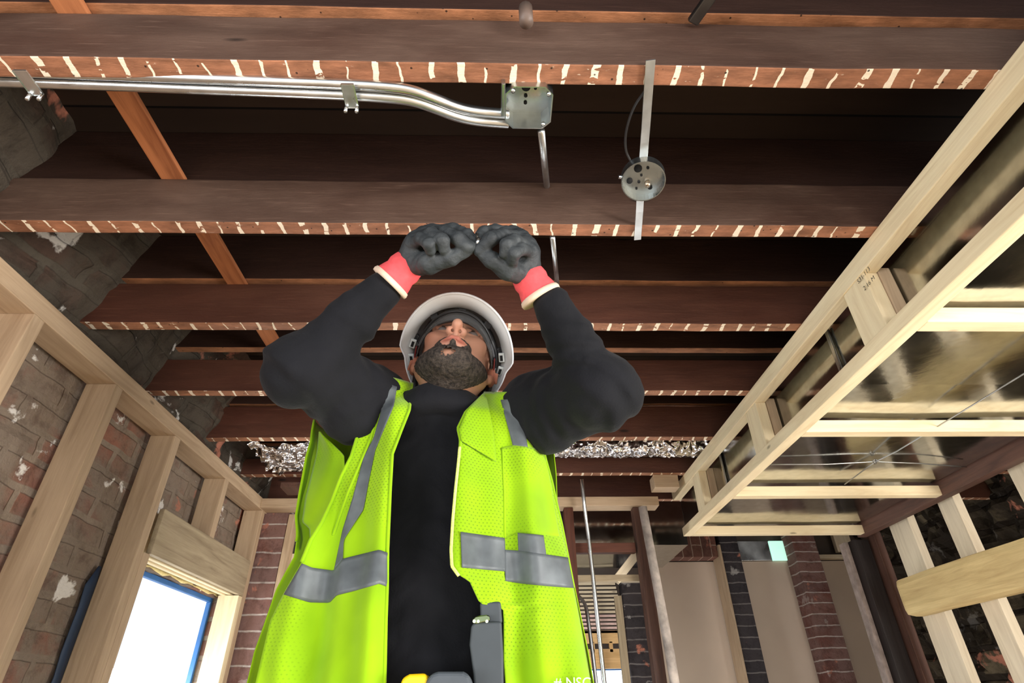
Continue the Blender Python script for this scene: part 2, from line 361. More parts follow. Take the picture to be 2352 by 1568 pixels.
# window: blue taped frame, glass
BLUE = plain('blue_flashing_tape', srgb(56, 112, 176), .5, noise=.15, scale=12)
wf = bpy.data.objects.new('window_1', None); COL.objects.link(wf); wf.location = (-1.29, 2.42, CZ-.1); wf['kind'] = 'structure'
def frame(z0, z1, y0, y1, x0, x1, w, mat, parent):
    abox('window_frame', (x0, x1), (y0, y1), (z1-w, z1), mat, parent); abox('window_frame', (x0, x1), (y0, y1), (z0, z0+w), mat, parent)
    abox('window_frame', (x0, x1), (y0, y0+w), (z0+w, z1-w), mat, parent); abox('window_frame', (x0, x1), (y1-w, y1), (z0+w, z1-w), mat, parent)
frame(-.75, .452, 2.04, 2.815, -1.305, -1.285, .018, BLUE, wf)
gm = bpy.data.materials.new('window_glass'); gm.use_nodes = True; gb = gm.node_tree.nodes['Principled BSDF']
gb.inputs['Roughness'].default_value = 0.0; gb.inputs['Transmission Weight'].default_value = 1; gb.inputs['IOR'].default_value = 1.01
nz_ = gm.node_tree.nodes.new('ShaderNodeTexNoise'); rp = gm.node_tree.nodes.new('ShaderNodeValToRGB'); gm.node_tree.links.new(nz_.outputs[0], rp.inputs[0])
rp.color_ramp.elements[0].color = (.93, .97, 1, 1); rp.color_ramp.elements[1].color = (.98, 1, 1, 1); gm.node_tree.links.new(rp.outputs[0], gb.inputs['Base Color'])
abox('pane', (-1.295, -1.290), (2.066, 2.789), (-.724, .426), gm, wf, bev=0)
# sealing foam and flashing bits round the window
o = tube('spray_foam_bead', [(-1.262, 2.05+.05*i, .462+.004*math.sin(i*2.3)) for i in range(16)], [.007+.003*math.sin(i*1.7) for i in range(16)], plain('yellow_foam', srgb(226, 204, 140), .9, scale=80), n=8)
tag(o, 'lumpy yellow sealing foam bead above the blue window tape', 'foam')
for k, (ya, yb, za, zb) in enumerate([(1.62, 1.74, .46, .30), ]):
    pts = [(-1.246, 1.885, .36), (-1.246, 1.83, .2), (-1.246, 1.81, -.1), (-1.246, 1.80, -.5)]
o = grid_mesh('flashing_membrane', [[(-1.243, 1.890-.006*math.sin(i*1.3), .40-.06*i), (-1.241, 1.90+.0*i, .40-.06*i)] if i == 0 else [(-1.240-.002*math.sin(i), 1.862-.004*math.sin(i*2.1), .40-.06*i), (-1.240, 1.903, .40-.06*i)] for i in range(22)], plain('navy_membrane', srgb(36, 54, 78), .6, scale=20), None, .003)
tag(o, 'dark navy membrane strip on the brick beside the king stud', 'membrane')
# brick pier at the left corner and small framing behind
BP = lambda n, x0, x1, Y, Z, mat: abox(n, (x0, x1), Y, Z, mat, bev=.002)
o = BP('brick_pier', -1.20, -1.04, (2.865, 2.98), (-1.6, .90), BRICK_PIER); tag(o, 'narrow dark purple-brown brick pier in the left corner', 'pier')
o = BP('door_post', -1.038, -1.008, (2.86, 2.93), (-1.6, .845), PINE_TAN); tag(o, 'thin pale post against the right side of the left brick pier', 'post')
o = abox('partition_top_plate', (-1.15, .80), (2.76, 2.85), (.848, .893), PINE_TAN); tag(o, 'pine plate running across behind the person under the last joists', 'plate')
def seg(name, p, q, Y, w, t, mat, label, cat, Y2=None):
    a = on(*p, y=Y); b = on(*q, y=Y2 or Y)
    o = timber(name, a, b, w, t, mat, up=(0, 1, 0) if abs((b-a)[1]) < .5 else (0, 0, 1)); tag(o, label, cat); return o
seg('brace', (640, 1178), (722, 1262), 2.95, .04, .05, PINE_PALE, 'pale diagonal brace behind the left side of the vest, upper', 'brace')
seg('brace', (612, 1290), (685, 1335), 2.95, .04, .035, PINE_PALE, 'pale short diagonal brace behind the vest, below the rail', 'brace')
seg('rail', (610, 1283), (760, 1283), 2.95, .045, .04, PINE_PALE, 'pale horizontal rail between brick pier and vest', 'rail')
o = abox('dark_panel', (-1.05, -.35), (3.5, 3.54), (-1.6, .35), plain('slate_panel', srgb(72, 76, 84), .7, scale=6)); tag(o, 'slate grey panel seen between the brick pier and the vest', 'panel')
o = abox('old_board_end', (-1.02, -.90), (2.62, 2.74), (.90, .925), DARKWOOD); tag(o, 'stubby old board end in the corner above the partition plate', 'board')
# ---------------------------------------------------------------- right soffit frame
SX = (.915, .955)
sf = empty('soffit_frame', (.935, 1.8, .715), 'bright pine ladder frame of the dropped soffit around the metal duct', 'frame')
abox('top_rail', SX, (.05, 2.90), (.915, .968), PINE, sf)
abox('bottom_rail', SX, (.05, 2.83), (.715, .755), PINE, sf)
for y0 in (1.075, 1.785, 2.47):
    abox('upright', (.918, .955), (y0, y0+.095), (.755, .915), PINE, sf)
    abox('upright', (.957, .99), (y0-.002, y0+.036), (.745, .93), PINE_TAN, sf)
for y1, z in ((.46, 0), (1.045, 0), (1.634, 0), (2.252, 0), (2.83, 0)):
    abox('cross_member', (.955, 1.80), (y1-.04, y1), (.715, .755), PINE, sf)
o = abox('soffit_beam', (1.80, 1.845), (.2, 2.86), (.712, .80), DARKWOOD, jit=.001, seg=20); tag(o, 'dark brown old beam closing the right side of the soffit', 'beam')
# ducts
dk = empty('air_duct', (1.37, 1.6, .765), 'large shiny sheet metal air duct lying in the pine soffit', 'duct')
def duct_box(name, X, Y, Z, parent, n=10, amp=.0022):
    V = []; Fc = []
    from mathutils import noise as mn
    ny = int((Y[1]-Y[0])/.05); k = 6
    for i in range(ny+1):
        y = Y[0]+(Y[1]-Y[0])*i/ny
        per = []
        for a in range(k): per.append((X[0], Z[0]+(Z[1]-Z[0])*a/k, -1, 0))
        for a in range(12): per.append((X[0]+(X[1]-X[0])*a/12, Z[1], 0, 1))
        for a in range(k): per.append((X[1], Z[1]-(Z[1]-Z[0])*a/k, 1, 0))
        for a in range(12): per.append((X[1]-(X[1]-X[0])*a/12, Z[0], 0, -1))
        for (x, z, nx, nz2) in per:
            d = amp*mn.noise(Vector((x*3.5, y*3, z*3)))
            corner = (abs(x-X[0]) < 1e-6 or abs(x-X[1]) < 1e-6) and (abs(z-Z[0]) < 1e-6 or abs(z-Z[1]) < 1e-6)
            if corner: d = 0
            V.append((x+nx*d, y, z+nz2*d))
    P = 2*k+24
    for i in range(ny):
        for j in range(P): Fc.append((i*P+j, i*P+(j+1) % P, (i+1)*P+(j+1) % P, (i+1)*P+j))
    Fc.append(tuple(range(P))); Fc.append(tuple(ny*P+j for j in range(P))[::-1])
    return mesh(name, V, Fc, DUCT, parent, False)
duct_box('duct_section', (.995, 1.79), (-.2, 1.38), (.764, .962), dk)
duct_box('duct_section', (.995, 1.79), (1.385, 2.35), (.768, .960), dk)
duct_box('duct_section', (.99, 1.79), (2.355, 3.0), (.764, .962), dk)
for y in (): abox('duct_seam', (.985, 1.795), (y-.008, y+.008), (.758, .764), GALV, dk)
for y in (1.382, 2.352): abox('duct_seam', (.984, .990), (y-.008, y+.008), (.765, .955), GALV, dk)
tube('round_collar', [(1.14, 2.02, .7), (1.14, 2.02, .76)], .001, DUCT, dk)
bpy.data.objects.remove(dk.children[-1])
# wire hangers below the duct
k0 = on(2010, 1060, z=.752)
wm = metal('wire', (.45, .44, .42), .35)
wt = empty('duct_hanger_wire', k0, 'thin grey wires knotted together under the shiny duct', 'wire')
tube('wire', [on(1770, 1066, z=.752), on(1900, 1066, z=.750), k0, on(2110, 1064, z=.75), on(2220, 1072, z=.752)], .0022, wm, wt, 6)
tube('wire', [on(1940, 1112, z=.74), k0, on(2060, 1036, z=.74), on(2352, 858, z=.72), on(2420, 815, z=.72)], .002, wm, wt, 6)
tube('wire_knot', [k0+np.array([.008*math.cos(t), .006*math.sin(t*1.3), .006*math.sin(t)]) for t in np.linspace(0, 14, 40)], .0022, wm, wt, 6)
# ---------------------------------------------------------------- right wall framing
for (y0, y1), l in zip([(2.60, 2.745), (2.29, 2.385), (1.89, 1.985)], ['pale pine stud beside the dark corner post at the right', 'pale pine stud with dark pencil marks behind the yellow beam', 'pale pine stud near the right edge of the picture']):
    o = abox('right_wall_stud', (1.90, 1.938), (y0, y1), (-1.6, .968), PINE_PALE); tag(o, l, 'stud', 'right wall studs')
o = abox('timber_beam', (1.79, 1.885), (1.1, 2.70), (.33, .485), YELLOWPINE, bev=.03, jit=.0015, seg=14); tag(o, 'thick rounded yellow timber beam across the right wall studs', 'beam')
o = abox('corner_post', (1.80, 1.875), (2.90, 3.0), (-1.6, .712), BLACKWOOD); tag(o, 'black corner post under the far right end of the soffit', 'post')
o = abox('post_casing', (1.885, 1.925), (2.86, 2.95), (-1.6, .74), DARKWOOD); tag(o, 'dark brown casing strip against the right of the black post', 'casing')
o = abox('post_trim', (1.775, 1.798), (2.95, 3.0), (-1.6, .71), plain('chalky_edge', srgb(150, 134, 126), .8, noise=.3)); tag(o, 'chalky pale edge strip on the left of the black post', 'trim')
# ---------------------------------------------------------------- far wall
Yf = 4.3
def fx(px, py): return on(px, py, y=Yf)[0]
zt = .918
for (p0, p1), l in zip([(1478, 1660), (1690, 1830), (1868, 2010)], ['tan wallboard panel farthest left, by the scaffold pole', 'tan wallboard panel between the black and the red brick strips', 'tan wallboard panel beside the black corner post']):
    o = abox('wallboard_panel', (fx(p0, 1285), fx(p1, 1285)+.02), (4.36, 4.375), (-1.6, zt), GYP, bev=0); tag(o, l, 'panel', 'tan wallboard panels')
o = abox('brick_strip', (fx(1645, 1285)+.012, fx(1690, 1285)), (4.2, 4.355), (-1.6, 1.2), BRICK_BLACK); tag(o, 'soot black brick strip between two tan panels', 'pier')
o = abox('brick_strip', (fx(1815, 1285), fx(1868, 1285)), (4.2, 4.355), (-1.6, 1.2), BRICK_PIER); tag(o, 'red-brown brick strip between two tan panels', 'pier')
o = abox('pier_edge_board', (fx(1645, 1285)-.006, fx(1645, 1285)+.010), (4.19, 4.35), (-1.6, 1.0), PINE_TAN); tag(o, 'thin tan edging on the left of the black brick strip', 'trim')
o = abox('brick_lintel', (fx(1490, 1285), fx(1645, 1285)-.008), (4.22, 4.35), (zt+.004, 1.1), BRICK_LINTEL); tag(o, 'row of upright bricks over the left tan panel', 'lintel')
o = abox('grey_sheet', (fx(1692, 1270), fx(1776, 1270)), (4.34, 4.36), (zt+.002, 1.06), GALV); tag(o, 'grey metal panel in the gap above the middle tan panel', 'panel')
GREENW = NT('mint_window', .3); GREENW.b.inputs['Emission Color'].default_value = (.55, 1, .8, 1); GREENW.b.inputs['Emission Strength'].default_value = .8
GREENW.col(GREENW.ramp(GREENW.noise(GREENW.map(), 12), [(.3, (.4, .9, .7)), (.7, (.8, 1, .95))]))
o = abox('daylit_opening', (fx(1778, 1270), fx(1813, 1270)), (4.34, 4.36), (zt+.002, 1.06), GREENW.m); tag(o, 'small mint green daylit pane above the middle tan panel', 'window')
o = abox('far_stud', (fx(1925, 1265), fx(1962, 1265)), (4.3, 4.34), (zt+.05, 1.25), PINE_PALE); tag(o, 'short pale stud above the right tan panel', 'stud')
o = abox('sill_board', (fx(1872, 1280), fx(1990, 1280)), (4.29, 4.345), (zt+.002, zt+.03), PINE_PALE); tag(o, 'pale sill board along the top of the right tan panel', 'board')
# middle partition bay and what shows through it
ym = 2.8
def vpost(name, px, py, Y, w, d, mat, label, cat, z0=-1.6, z1=.846):
    x = on(px, py, y=Y)[0]; o = abox(name, (x-w/2, x+w/2), (Y, Y+d), (z0, z1), mat); tag(o, label, cat); return o
vpost('partition_stud', 1308, 1200, 2.78, .045, .06, REDWOOD, 'rusty brown stud just right of the vest', 'stud')
vpost('partition_stud', 1467, 1180, 2.78, .05, .06, DARKWOOD, 'dark brown stud at the left of the weathered scaffold pole', 'stud')
xa = on(1492, 1170, y=2.72)
o = tube('scaffold_pole', [(xa[0]-.03, 2.73, .83), (xa[0]+.0, 2.73, .2), (xa[0]+.025, 2.73, -1.6)], .021, plain('worn_white_paint', srgb(176, 164, 154), .7, noise=.45, scale=18)); tag(o, 'weathered pale pole standing left of the tan panels', 'pole')
def rail(name, p, q, Y, h, d, mat, label, cat='rail'):
    a = on(*p, y=Y); b = on(*q, y=Y); z = (a[2]+b[2])/2
    o = abox(name, (a[0], b[0]), (Y, Y+d), (z-h/2, z+h/2), mat); tag(o, label, cat); return o
rail('header_rail', (1318, 1257), (1460, 1257), 2.79, .045, .04, REDWOOD, 'rusty brown cross rail above the lath screen')
rail('cross_rail', (1308, 1327), (1480, 1327), 2.84, .03, .04, PLY, 'olive grey rail just above the lath screen')
seg('brace', (1470, 1262), (1414, 1334), 2.862, .04, .04, PINE_PALE, 'pale diagonal brace right of the lath screen', 'brace')
o = duct_box('return_duct', (on(1310, 1200, y=3.3)[0], on(1552, 1200, y=3.3)[0]+.05), (3.3, 3.9), (on(1400, 1252, y=3.3)[2], 1.309), None); tag(o, 'dull grey metal duct behind the partition, over the lath screen', 'duct')
x0, x1 = on(1322, 1390, y=4.1)[0], on(1418, 1390, y=4.1)[0]
for k in range(13):
    a = on(1370, 1340+9.2*k, y=4.1)
    o = abox('lath_slat', (x0-.03+.004*k, x1+.0035*k), (4.1, 4.112), (a[2]-.008, a[2]+.006), PINE_PALE if k < 8 else plain('pink_lath', srgb(222, 190, 180), .8), bev=0)
    tag(o, ('pale' if k < 8 else 'pinkish')+' lath slat, '+['topmost','second','third','fourth','fifth','sixth','seventh','eighth','ninth','tenth','eleventh','twelfth','lowest'][k]+' from the top of the far lath screen' if 0 < k < 12 else ['pale topmost', 'pinkish lowest'][k > 0]+' lath slat of the far lath screen', 'slat', 'lath slats of the far screen')
rail('bright_board', (1340, 1462), (1428, 1462), 4.1, .075, .03, OSB, 'golden board rail under the lath screen', 'board')
rail('bright_board', (1345, 1512), (1432, 1512), 4.1, .11, .03, OSB, 'wide golden board above the lower far window', 'board')
for k, p in enumerate((1362, 1404, 1428)):
    a = on(p, 1485, y=4.1)[0]; o = abox('short_upright', (a-.012, a+.012), (4.1, 4.13), (on(1400, 1498, y=4.1)[2], on(1400, 1472, y=4.1)[2]), OSB); tag(o, ['left', 'middle', 'right'][k]+'most of the three short golden uprights between the two golden boards', 'upright')
# far windows (open daylight)
LIT = NT('overcast_daylight_pane', .3); LIT.b.inputs['Emission Color'].default_value = (.9, .97, 1, 1); LIT.b.inputs['Emission Strength'].default_value = 1.6
LIT.col(LIT.ramp(LIT.noise(LIT.map(), 6), [(.3, (.8, .9, .95)), (.7, (.9, .95, 1))]))
w2 = bpy.data.objects.new('window_2', None); COL.objects.link(w2); p = on(1370, 1560, y=4.4); w2.location = (p[0], p[1], p[2]+CZ-.3); w2['kind'] = 'structure'
b0 = on(1340, 1540, y=4.15); b1 = on(1436, 1540, y=4.15)
abox('pane', (b0[0], b1[0]), (4.15, 4.16), (b0[2]-.8, b0[2]), LIT.m, w2, bev=0); abox('window_frame', (b0[0], b1[0]), (4.14, 4.165), (b0[2], b0[2]+.02), BLUE, w2)
w3 = bpy.data.objects.new('window_3', None); COL.objects.link(w3); p = on(1360, 1280, y=4.2); w3.location = (p[0], p[1], p[2]+CZ); w3['kind'] = 'structure'
b0 = on(1318, 1290, y=4.2); b1 = on(1404, 1268, y=4.2); abox('pane', (b0[0], b1[0]), (4.2, 4.21), (b0[2], b1[2]), LIT.m, w3, bev=0)
vpost('far_casing', 1417, 1345, 3.9, .045, .03, PLY, 'greenish grey casing to the right of the lath screen', 'casing', z1=.62)
vpost('far_brick_pier', 1450, 1345, 4.05, .13, .1, BRICK_BLACK, 'dark brick pier between lath screen and scaffold pole', 'pier', z1=.75)
# vertical conduits in the bay
o = tube('vertical_conduit', [on(1336, 1100, y=2.66), on(1342, 1160, y=2.7), on(1352, 1240, y=2.74)+np.array([0, -.01, 0]), on(1388, 1568, y=2.70), on(1420, 1900, y=2.70)], .0095, GALV, n=10); tag(o, 'bright steel conduit dropping past the plate right of the vest', 'conduit')
o = tube('vertical_conduit', [on(1328, 1368, y=2.9), on(1345, 1385, y=2.86), on(1352, 1430, y=2.84), on(1370, 1568, y=2.84), on(1400, 1900, y=2.84)], .0085, metal('dull_conduit', (.42, .42, .42), .4), n=10, smooth_path=2); tag(o, 'darker steel conduit with a bent top beside the vest', 'conduit')
# foil duct and foil sheet between the last joists
def crinkle(name, X, Yc_, Zc_, r, label):
    G = []; from mathutils import noise as mn
    n = int((X[1]-X[0])/.012)
    for i in range(n+1):
        x = X[0]+(X[1]-X[0])*i/n; row = []
        for k in range(28):
            a = 2*math.pi*k/28; d = r*(1+.10*mn.noise(Vector((x*25, math.cos(a)*3, math.sin(a)*3)))+.05*math.sin(x*300))
            row.append((x, Yc_+d*math.cos(a), Zc_+d*math.sin(a)))
        G.append(row)
    o = grid_mesh(name, G, FOIL, None, 0, True); tag(o, label, 'duct'); return o
crinkle('flexible_duct', (.2, 1.1), 2.46, 1.055, .07, 'silver ribbed flexible duct lying between the last two joists at right')
G = []
from mathutils import noise as mn
for i in range(40):
    G.append([(-1.07+.0125*i*1.5, 2.29+.33*j/24, .975+.035*mn.noise(Vector((i*.25, j*.25, 0)))+.02*mn.noise(Vector((i*.8, j*.8, 5)))) for j in range(25)])
o = grid_mesh('foil_insulation', G, FOIL, None, .002, smooth=False); tag(o, 'crumpled silver foil insulation sheet between joists left of the vest', 'insulation')
o = abox('hanging_board', (on(1500, 1100, z=.95)[0], on(1556, 1100, z=.95)[0]), (2.66, 2.74), (.905, .968), PINE_TAN); tag(o, 'short weathered wood block hanging at the far end of the soffit', 'block')
# ---------------------------------------------------------------- electrical on the ceiling
def holes_plate(parent, centre, hs, mat=BLACKHOLE, dz=-.0015):
    for (dx, dy, r) in hs:
        tube('knockout', [(centre[0]+dx, centre[1]+dy, centre[2]+dz-.0012), (centre[0]+dx, centre[1]+dy, centre[2]+dz)], r, mat, parent, 14)
def octo(r, ch=.35):
    a = r; b = r*(1-ch); return [(-b, -a), (b, -a), (a, -b), (a, b), (b, a), (-b, a), (-a, b), (-a, -b)]
def openbox(name, c, prof, depth, mat, parent, lip=.0022):
    # open bottom, plate on top
    n = len(prof); V = []; Fc = []
    for s, z in ((1.0, 0), (.955, 0), (.945, depth-lip), (.0, depth-lip)):
        for x, y in prof: V.append((c[0]+x*s, c[1]+y*s, c[2]+z))
    for s, z in ((1.0, depth), (0, depth)):
        for x, y in prof: V.append((c[0]+x*s, c[1]+y*s, c[2]+z))
    for a, b in ((0, 1), (1, 2), (2, 3), (4, 0), (5, 4)):
        for k in range(n): Fc.append((a*n+k, a*n+(k+1) % n, b*n+(k+1) % n, b*n+k))
    return mesh(name, V, Fc, mat, parent)
bc = on(1214, 249, z=.955)
jb = empty('junction_box', bc, 'octagonal grey steel junction box hanging behind the nearest joist, open downwards', 'electrical box')
pr = octo(.0445); openbox('box_shell', bc, pr, .05, GALV_BOX, jb)
holes_plate(jb, (bc[0], bc[1], bc[2]+.048), [(-.004, -.014, .0085), (-.022, -.017, .004), (.014, -.012, .003), (-.004, .004, .0035), (-.004, .019, .0035)])
abox('mounting_tab', (bc[0]-.052, bc[0]-.044), (bc[1]-.05, bc[1]+.02), (bc[2]+.0, bc[2]+.055), GALV_BOX, jb)
for dx, dy in ((-.03, -.036), (.03, .034), (.036, -.03)): tube('box_screw', [(bc[0]+dx, bc[1]+dy, bc[2]-.003), (bc[0]+dx, bc[1]+dy, bc[2]+.004)], .004, GALV, jb, 10)
# double conduit run
def run(pts, dy): return [np.array(p)+np.array([0, dy, 0]) for p in pts]
base = [on(-200, 168, z=.99), on(60, 177, z=.988), on(400, 190, z=.978), on(780, 205, z=.955), on(880, 211, z=.948), on(945, 218, z=.95), on(1000, 238, z=.955), on(1050, 258, z=.965), on(1100, 268, z=.975), on(1168, 273, z=.98)]
for s, l in ((-.0105, 'steel conduit of the pair along the nearest joist, the one nearer the joist'), (.0105, 'steel conduit of the pair along the nearest joist, the one farther from the joist')):
    o = tube('electrical_conduit', run(base, s), .0098, GALV, n=12, smooth_path=3); tag(o, l, 'conduit', 'pair of ceiling conduits')
for k, (px, py) in enumerate(((806, 212), (72, 182))):
    c = on(px, py, z=.945); cl = empty('conduit_clamp', c, ['zinc clamp with two screws holding the conduit pair left of the octagonal box', 'zinc clamp with two screws near the left end of the conduit pair'][k], 'clamp')
    abox('clamp_band', (c[0]-.012, c[0]+.012), (c[1]-.024, c[1]+.024), (c[2]-.012, c[2]-.0102), GALV, cl)
    for dx in (-.011, .009): tube('clamp_screw', [(c[0]+dx, c[1]+.022, c[2]-.026), (c[0]+dx, c[1]+.022, c[2]-.010)], .0035, GALV, cl, 8)
# straight pipes going deeper from the box
a = on(1243, 300, z=.985); b = on(1256, 427, y=.966)
o = tube('branch_conduit', [a, b], .0075, GALV); tag(o, 'short straight conduit from the octagonal box to the joist above the gloves', 'conduit')
a = on(1269, 545, y=1.012); b = on(1281, 662, y=1.376)
o = tube('branch_conduit', [a, b], .0065, GALV); tag(o, 'thin straight conduit above the right glove cuff', 'conduit')
# round box on a flat hanger bar
hb0 = on(1494, 138, z=.966); hb1 = on(1464, 550, z=.966)
o = timber('hanger_bar', hb0, hb1, .0035, .017, metal('spotted_zinc', (.75, .75, .73), .4), seg=10, jit=.0004, bev=.0005); tag(o, 'flat spotted zinc hanger bar spanning the two nearest joists', 'bar')
rc = on(1477, 411, z=.945)
rb = empty('ceiling_box', rc, 'round grey steel ceiling box on the flat hanger bar', 'electrical box')
pr = [(.046*math.cos(2*math.pi*k/40), .046*math.sin(2*math.pi*k/40)) for k in range(40)]
tilt = Matrix.Rotation(math.radians(-13), 3, 'Y') @ Matrix.Rotation(math.radians(6), 3, 'X')
bo = openbox('box_shell', rc-np.array([0, 0, 0.012]), pr, .024, GALV_BOX, rb)
holes_plate(rb, (rc[0], rc[1], rc[2]+.010), [(-.014, -.018, .0085), (-.026, .012, .0065), (.006, -.022, .003), (.02, .022, .005), (-.006, .012, .003), (-.004, -.004, .0025), (-.008, .028, .0025)])
tube('box_screw', [(rc[0]+.012, rc[1]+.012, rc[2]-.004), (rc[0]+.012, rc[1]+.012, rc[2]+.01)], .006, metal('brass', (.55, .42, .3), .3), rb, 10)
tube('box_screw', [(rc[0]-.052, rc[1]-.002, rc[2]-.006), (rc[0]-.044, rc[1]-.002, rc[2]-.004)], .004, GALV, rb, 10)
rb.rotation_euler = (math.radians(-12), math.radians(8), 0)
o = tube('electrical_cable', [on(1482, 208, z=.975), on(1455, 245, z=.985), on(1437, 300, z=.99), on(1436, 345, z=.985), on(1450, 372, z=.97)], .0028, plain('black_cable', (.03, .028, .028), .4), n=8, smooth_path=2); tag(o, 'thin dark cable looping from the hanger bar to the round box', 'cable')
o = tube('pipe_stub', [on(1207, 18, z=1.10), on(1209, 52, z=1.05)], .013, plain('grey_knob', srgb(110, 92, 82), .5)); tag(o, 'small grey porcelain knob on the topmost joist', 'knob')
o = timber('metal_channel', on(1648, -30, z=1.10), on(1590, 52, z=1.10), .012, .022, metal('black_channel', (.2, .2, .2), .3)); tag(o, 'short black metal channel at the top edge of the picture', 'channel')
# ink stamp on the first soffit upright
INK = plain('black_ink', (.02, .018, .016), .7, noise=0)
def text_mesh(s, size, mat, name, parent, org, xdir, ydir, off=.0006):
    cu = bpy.data.curves.new(name, 'FONT'); cu.body = s; cu.size = size; cu.align_x = 'LEFT'
    t = bpy.data.objects.new(name, cu); COL.objects.link(t); dg = bpy.context.evaluated_depsgraph_get(); dg.update()
    me = bpy.data.meshes.new_from_object(t.evaluated_get(dg)); bpy.data.objects.remove(t)
    x = np.array(xdir, float); x /= np.linalg.norm(x); y = np.array(ydir, float); y = y-y.dot(x)*x; y /= np.linalg.norm(y); n = np.cross(x, y)
    V = [np.array(org)+x*v.co.x+y*v.co.y+n*off for v in me.vertices]; Fc = [tuple(p.vertices) for p in me.polygons]
    return mesh(name, V, Fc, mat, parent)
text_mesh('S31-113', .017, INK, 'ink_stamp', sf, on(1972, 652, x=.9142), (0, -1, .0), (0, 0, 1))
text_mesh('2 16 M', .017, INK, 'ink_stamp', sf, on(1986, 668, x=.9142), (0, -1, .0), (0, 0, 1))
#PERSON
# ---------------------------------------------------------------- organic shapes: smooth-blended volumes turned into one surface
class Field:
    def __init__(s, axes):
        s.ax = [np.asarray(a, np.float32) for a in axes]; s.v = np.full([len(a) for a in axes], .05, np.float32)
    def sub(s, lo, hi, m):
        sl = []
        for a, l, h in zip(s.ax, lo, hi):
            i = max(0, np.searchsorted(a, l-m)-1); j = min(len(a), np.searchsorted(a, h+m)+1); sl.append(slice(i, j))
        sl = tuple(sl); return sl, [a[q] for a, q in zip(s.ax, sl)]
    def comb(s, sl, d, k, op):
        o = s.v[sl]
        if op == 'add':
            if k > 0: h = np.clip(.5+.5*(o-d)/k, 0, 1); s.v[sl] = o*(1-h)+d*h-k*h*(1-h)
            else: s.v[sl] = np.minimum(o, d)
        else:
            d = -d
            if k > 0: h = np.clip(.5-.5*(o-d)/k, 0, 1); s.v[sl] = o*(1-h)+d*h+k*h*(1-h)
            else: s.v[sl] = np.maximum(o, d)
    def cap(s, a, b, ra, rb, k=.01, op='add'):
        a = np.array(a, float); b = np.array(b, float); r = max(ra, rb)
        sl, (X, Y, Z) = s.sub(np.minimum(a, b)-r, np.maximum(a, b)+r, k+.03)
        X, Y, Z = np.meshgrid(X, Y, Z, indexing='ij', sparse=True)
        d = b-a; L = float(d.dot(d))+1e-9
        t = np.clip(((X-a[0])*d[0]+(Y-a[1])*d[1]+(Z-a[2])*d[2])/L, 0, 1)
        q = np.sqrt((X-a[0]-t*d[0])**2+(Y-a[1]-t*d[1])**2+(Z-a[2]-t*d[2])**2)-(ra+(rb-ra)*t)
        s.comb(sl, q.astype(np.float32), k, op)
    def ell(s, c, r, k=.01, op='add', R=None):
        c = np.array(c, float); r = np.array(r, float); m = r.max()
        sl, (X, Y, Z) = s.sub(c-m, c+m, k+.03)
        X, Y, Z = np.meshgrid(X-c[0], Y-c[1], Z-c[2], indexing='ij', sparse=True)
        if R is not None:   # rows of R: local axes
            x, y, z = [R[i][0]*X+R[i][1]*Y+R[i][2]*Z for i in range(3)]
        else: x, y, z = X, Y, Z
        k0 = np.sqrt((x/r[0])**2+(y/r[1])**2+(z/r[2])**2); k1 = np.sqrt((x/r[0]**2)**2+(y/r[1]**2)**2+(z/r[2]**2)**2)+1e-6
        s.comb(sl, (k0*(k0-1)/k1).astype(np.float32), k, op)
    def mesh(s):
        v = s.v; ins = v < 0; nx, ny, nz = v.shape
        acc = np.zeros((nx-1, ny-1, nz-1, 3), np.float32); cnt = np.zeros((nx-1, ny-1, nz-1), np.float32)
        quads = []
        A = s.ax
        for ax in range(3):
            o1, o2 = [(1, 2), (2, 0), (0, 1)][ax]
            s0 = [slice(None)]*3; s1 = [slice(None)]*3; s0[ax] = slice(0, -1); s1[ax] = slice(1, None)
            cr = ins[tuple(s0)] != ins[tuple(s1)]
            idx = np.argwhere(cr); a = v[tuple(s0)][cr]; b = v[tuple(s1)][cr]; t = a/(a-b)
            P = np.stack([A[q][idx[:, q]] for q in range(3)], 1)
            P[:, ax] += t*(A[ax][idx[:, ax]+1]-A[ax][idx[:, ax]])
            flip = ins[tuple(s0)][cr]
            ok = (idx[:, o1] > 0) & (idx[:, o2] > 0) & (idx[:, o1] < v.shape[o1]-1) & (idx[:, o2] < v.shape[o2]-1)
            cells = []
            for d1, d2 in ((0, 0), (1, 0), (1, 1), (0, 1)):
                c = idx.copy(); c[:, o1] -= d1; c[:, o2] -= d2; cells.append(c)
                g = ok
                np.add.at(acc, tuple(c[g].T), P[g]); np.add.at(cnt, tuple(c[g].T), 1)
            q = np.stack([np.ravel_multi_index(c[ok].T, cnt.shape) for c in cells], 1); f = flip[ok]
            q[~f] = q[~f][:, ::-1]; quads.append(q)
        Q = np.concatenate(quads); u, inv = np.unique(Q.ravel(), return_inverse=True)
        V = acc.reshape(-1, 3)[u]/cnt.ravel()[u][:, None]
        return V.astype(float), inv.reshape(-1, 4)[:, ::-1]
    def sample(s, P):
        idx = []; fr = []
        for q in range(3):
            a = s.ax[q]; i = np.clip(np.searchsorted(a, P[:, q])-1, 0, len(a)-2); idx.append(i); fr.append(np.clip((P[:, q]-a[i])/(a[i+1]-a[i]), 0, 1))
        r = 0
        for dx in (0, 1):
            for dy in (0, 1):
                for dz in (0, 1):
                    w = (fr[0] if dx else 1-fr[0])*(fr[1] if dy else 1-fr[1])*(fr[2] if dz else 1-fr[2])
                    r = r+w*s.v[idx[0]+dx, idx[1]+dy, idx[2]+dz]
        return r
